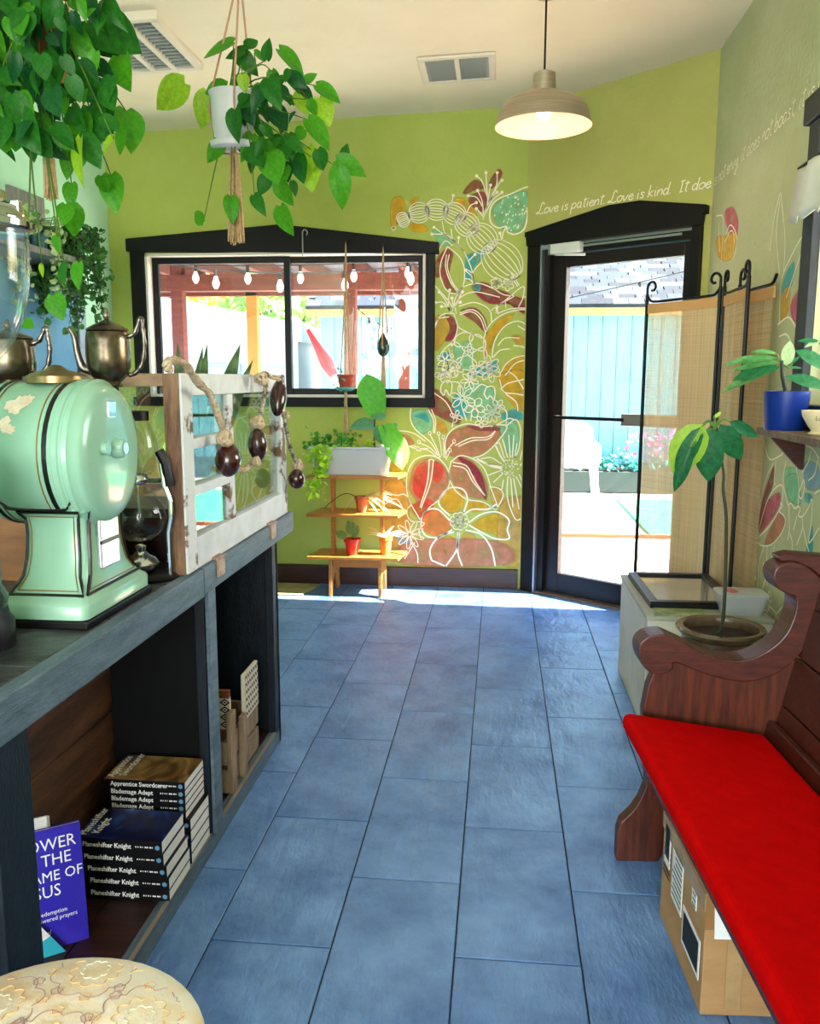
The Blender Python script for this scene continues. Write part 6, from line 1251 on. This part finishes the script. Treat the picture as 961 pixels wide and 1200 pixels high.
# pale blue shed
sd = thing('garden_shed', 'pale blue board shed with grey shingle roof beyond the yard', 'shed', (1.4, 11.6, 0))
SY = 11.6; ez = 2.33; sx0_, sx1_ = -2.35, 5.2
M_brd = mat('pale_blue_board', '6a9fb4', .7, col2='78abbe', ns=4, stretch=(1, 1, .3))
bw = .188; n = int((sx1_-sx0_)/bw)
for i in range(n):
    x = sx0_+i*bw; G().box(x+.004, x+bw-.004, SY-.018, SY, .25, ez-.1).build('board', M_brd, sd, bevel=.003, seg=1)
G().box(sx0_, sx1_, SY, SY+2.6, -.05, ez-.1).build('wall_core', mat('shed_joint', '5f7f8c', .8), sd)
G().box(sx0_-.15, sx1_+.2, SY-.22, SY-.18, ez-.14, ez+.0).build('fascia', mat('amber_fascia', 'd8a060', .7, col2='c98e50', ns=8), sd)
M_shg = [mat('shingle_a', '121824', .85), mat('shingle_b', '202938', .85), mat('shingle_c', '343e50', .85)]
RM = Matrix.Translation((sx0_-.15, SY-.26, ez)) @ Matrix.Rotation(RAD(27), 4, 'X')
G().box(0, sx1_-sx0_+.35, 0, 3.6, -.05, -.012, RM).build('roof_deck', M_shg[0], sd)
sm = []
for q_ in range(3):
    g = G().box(.003, .197, 0, .16, 0, .014); me = bpy.data.meshes.new('shingle'); me.from_pydata([tuple(v) for v in g.v], [], g.f); me.materials.append(M_shg[q_]); sm.append(me)
random.seed(12); cnt_s = 0
for r in range(12):
    for c_ in range(0, 37):
        x = c_*.2+(.1 if r % 2 else 0)+random.uniform(-.01, .01)
        if not (2.2 < x < 5.6 or (x < 2.2 and r < 4)): continue
        Ms = RM @ Matrix.Translation((x, r*.135, -.012)) @ Matrix.Rotation(RAD(4), 4, 'X'); inst(sm[random.randrange(3)], 'shingle', Ms, sd); cnt_s += 1
# raised bed with plants, white tub chair
rb = thing('raised_bed', 'low timber raised bed along the shed wall', 'planter', (1.5, 11.1, 0))
G().box(.3, 3.2, 10.95, 11.55, -.05, .22).build('bed_box', mat('weathered_sleeper', '34403e', .8), rb, bevel=.01); G().box(.33, 3.17, 10.98, 11.54, .2, .235).build('soil', M_soil, rb)
random.seed(14)
foliage('bed_plants', leafmat('bed_leaf', '2a7a7a', '57a59a', tr=.2), [V((random.uniform(.4, 3.1), random.uniform(11.0, 11.4), .24+abs(random.gauss(0, .09)))) for _ in range(240)], .09, rb, 15)
foliage('pink_flowers', leafmat('pink_flower', 'd8509a', 'e878c0', tr=.3), [V((random.uniform(1.7, 2.3), random.uniform(10.95, 11.2), random.uniform(.4, .75))) for _ in range(50)], .06, rb, 16)
ch = thing('garden_chair', 'white plastic tub chair standing by the shed', 'chair', (.93, 10.2, 0))
cm = mat('white_plastic_chair', 'e2e2e0', .5); cx_ = .98; cy_ = 10.2
G().box(cx_-.26, cx_+.26, cy_-.25, cy_+.25, .36, .42).build('seat', cm, ch, bevel=.02); G().prism([(cx_-.27, .42), (cx_+.27, .42), (cx_+.22, .80), (cx_+.1, .88), (cx_-.1, .88), (cx_-.22, .80)], cy_+.2, cy_+.25, 'Y').build('backrest', cm, ch, bevel=.015)
for s in (-1, 1):
    G().prism([(cy_-.25, .42), (cy_+.25, .42), (cy_+.25, .64), (cy_-.22, .62)], cx_+s*.26-.02, cx_+s*.26+.02, 'X').build('armrest', cm, ch, bevel=.01)
    for u in (-1, 1): G().tube([(cx_+s*.22, cy_+u*.2, .37), (cx_+s*.26, cy_+u*.24, -.058)], [.03, .022], 8).build('leg', cm, ch)
# pergola with string lights
M_red = mat('red_brown_beam', '5c2a24', .75, col2='70362c', ns=5, stretch=(1, 1, 6))
pg = thing('pergola', 'red-brown timber pergola outside the window', 'pergola', (-2, 8, 0))
for x in (-2.96, -1.31): G().box(x-.055, x+.055, 7.95, 8.06, -.055, 2.5).build('post', M_red, pg)
G().box(-.93, -.82, 8.6, 8.71, -.055, 2.5).build('post', M_red, pg); G().box(-2.78, -2.66, 9.6, 9.72, -.055, 2.5).build('post', mat('amber_post', 'b9803f', .7), pg)
G().box(-4.6, -.3, 7.94, 8.08, 2.19, 2.34).build('beam', M_red, pg); G().box(-4.6, -.3, 9.6, 9.72, 2.30, 2.44).build('beam', M_red, pg)
for i in range(9): x = -4.4+i*.5; G().box(x, x+.07, 7.2, 10.0, 2.44, 2.58).build('rafter', M_red, pg)
G().box(-4.6, -.3, 7.5, 9.9, 2.585, 2.60).build('shade_cloth', mat('purple_grey_cloth', '6a6474', .9), pg)
M_bulb = mat('clear_bulb', 'f4efe6', .15, emit=.3); M_wire = mat('black_wire', '101010', .5)
def lights(A_, B_, sag, n, label, nb=1):
    A_, B_ = V(A_), V(B_); t = thing('string_lights', label, 'string lights', (A_+B_)/2, 'strings of festoon bulbs')
    P = [A_+(B_-A_)*(i/16)-V((0, 0, sag*4*(i/16)*(1-i/16))) for i in range(17)]; G().tube(P, .006, 5).build('wire', M_wire, t)
    for i in range(n):
        u = (i+.5)/n; p = A_+(B_-A_)*u-V((0, 0, sag*4*u*(1-u))); b = G().tube([p, p-V((0, 0, .06))], .014, 8).build('socket', M_wire, t); G().lathe([(.012, -.16), (.03, -.13), (.032, -.105), (.018, -.07), (.014, -.055)], p, 10).build('bulb', M_bulb, t, smooth=2)
lights((-3.4, 7.7, 2.43), (-.5, 7.7, 2.43), .05, 6, 'festoon bulbs sagging under the near pergola rafters')
lights((-3.2, 7.3, 2.42), (-.4, 7.35, 2.36), .12, 5, 'festoon bulbs strung nearest to the window')
lights((-1.6, 9.2, 2.3), (-.2, 8.8, 2.5), .5, 7, 'deeply sagging festoon bulbs before the pale shed wall')
lights((-.5, 9.5, 2.0), (3.6, 9.5, 2.92), .06, 5, 'festoon wire crossing in front of the shed roof')
# white neighbouring building
nb_ = thing('white_building', 'long low white building left beyond the pergola', 'building', (-6, 13, 0))
M_wb = mat('white_siding', 'b9bfc2', .8)
G().prism([(-9, -.05), (-3.0, -.05), (-3.0, 2.0), (-9, 3.1)], 13, 14.4, 'Y').build('wall', M_wb, nb_)
G().prism([(-9.1, 3.05), (-2.9, 1.92), (-2.9, 2.2), (-9.1, 3.35)], 12.85, 14.5, 'Y').build('roof_edge', mat('pale_blue_trim', 'c3d3dc', .6), nb_)
for i in range(5): G().box(-9, -3.02, 12.985, 13.0, .35+i*.3, .358+i*.3).build('lap_line', mat('grey_lap', 'a4adb0', .8), nb_)
for x in (-4.6, -6.2): w_ = G().box(x, x+.7, 12.95, 13.01, 1.0, 1.6).build('window', mat('grey_window', '8fa0a8', .3), nb_); G().box(x+.05, x+.65, 12.94, 12.955, 1.05, 1.55).build('pane', mat('blue_pane', '9fb8c6', .1), w_)
# low blue car-like cover and a red closed parasol, behind the yard
pr = thing('closed_parasol', 'bright red closed parasol leaning in the yard', 'parasol', (-1.9, 9.5, 0))
a0, a1 = atY(374, 410, 9.3), atY(391, 440, 9.3); dirv = (a1-a0).normalized()
G().tube([a0-dirv*.25, a0, a0+(a1-a0)*.5, a1], [.02, .05, .075, .05], 10).build('canopy', mat('red_canopy', 'e2203a', .6), pr, smooth=2); bt_ = V((a1.x+.45, 9.3, -.055)); G().tube([a1, bt_], .02, 8).build('pole', M_wht, pr)
# trees
M_bark = mat('bark', '4a382a', .9)
def tree(label, c, h, r, m_, seed, n=260):
    t = thing('tree', label, 'tree', c, 'trees behind the yard'); random.seed(seed); P = []
    for i in range(n):
        v = V((random.gauss(0, 1), random.gauss(0, 1), random.gauss(0, 1))).normalized()*r*random.uniform(.5, 1); P.append(V(c)+V((v.x, v.y, h+v.z*.8)))
    foliage('crown', m_, P, r*.22, t, seed); G().tube([V(c), V(c)+V((.05, 0, h))], [.16, .09], 8).build('trunk', M_bark, t)
    for k in range(3): G().tube([V(c)+V((.03, 0, h*.7)), V(c)+V((cos(k*2.1)*r*.5, sin(k*2.1)*r*.5, h+.3))], [.07, .03], 6).build('branch', M_bark, t)
tg = leafmat('maple_green', '5a9a4a', '9ac06a', tr=.3); ty = leafmat('maple_amber', 'c9a030', 'e8c860', tr=.3)
tree('green maple tree behind the window pergola', (-4.3, 17, -.05), 2.6, 1.4, tg, 51); tree('yellowing maple beside the white building', (-6.6, 18.5, -.05), 2.9, 1.4, ty, 52); tree('broad green tree far behind the white building', (-10.6, 20, -.05), 3.2, 2.0, tg, 53); tree('small green tree between building and shed', (-2.6, 19, -.05), 2.0, 1.2, tg, 54)
# far fence closing the yard
fn = thing('yard_fence', 'white board fence closing the far yard', 'fence', (-2, 15, 0))
for i in range(20): G().box(-2.9+i*.22, -2.9+i*.22+.2, 14.98, 15.0, -.05, 1.3).build('board', M_wb, fn)
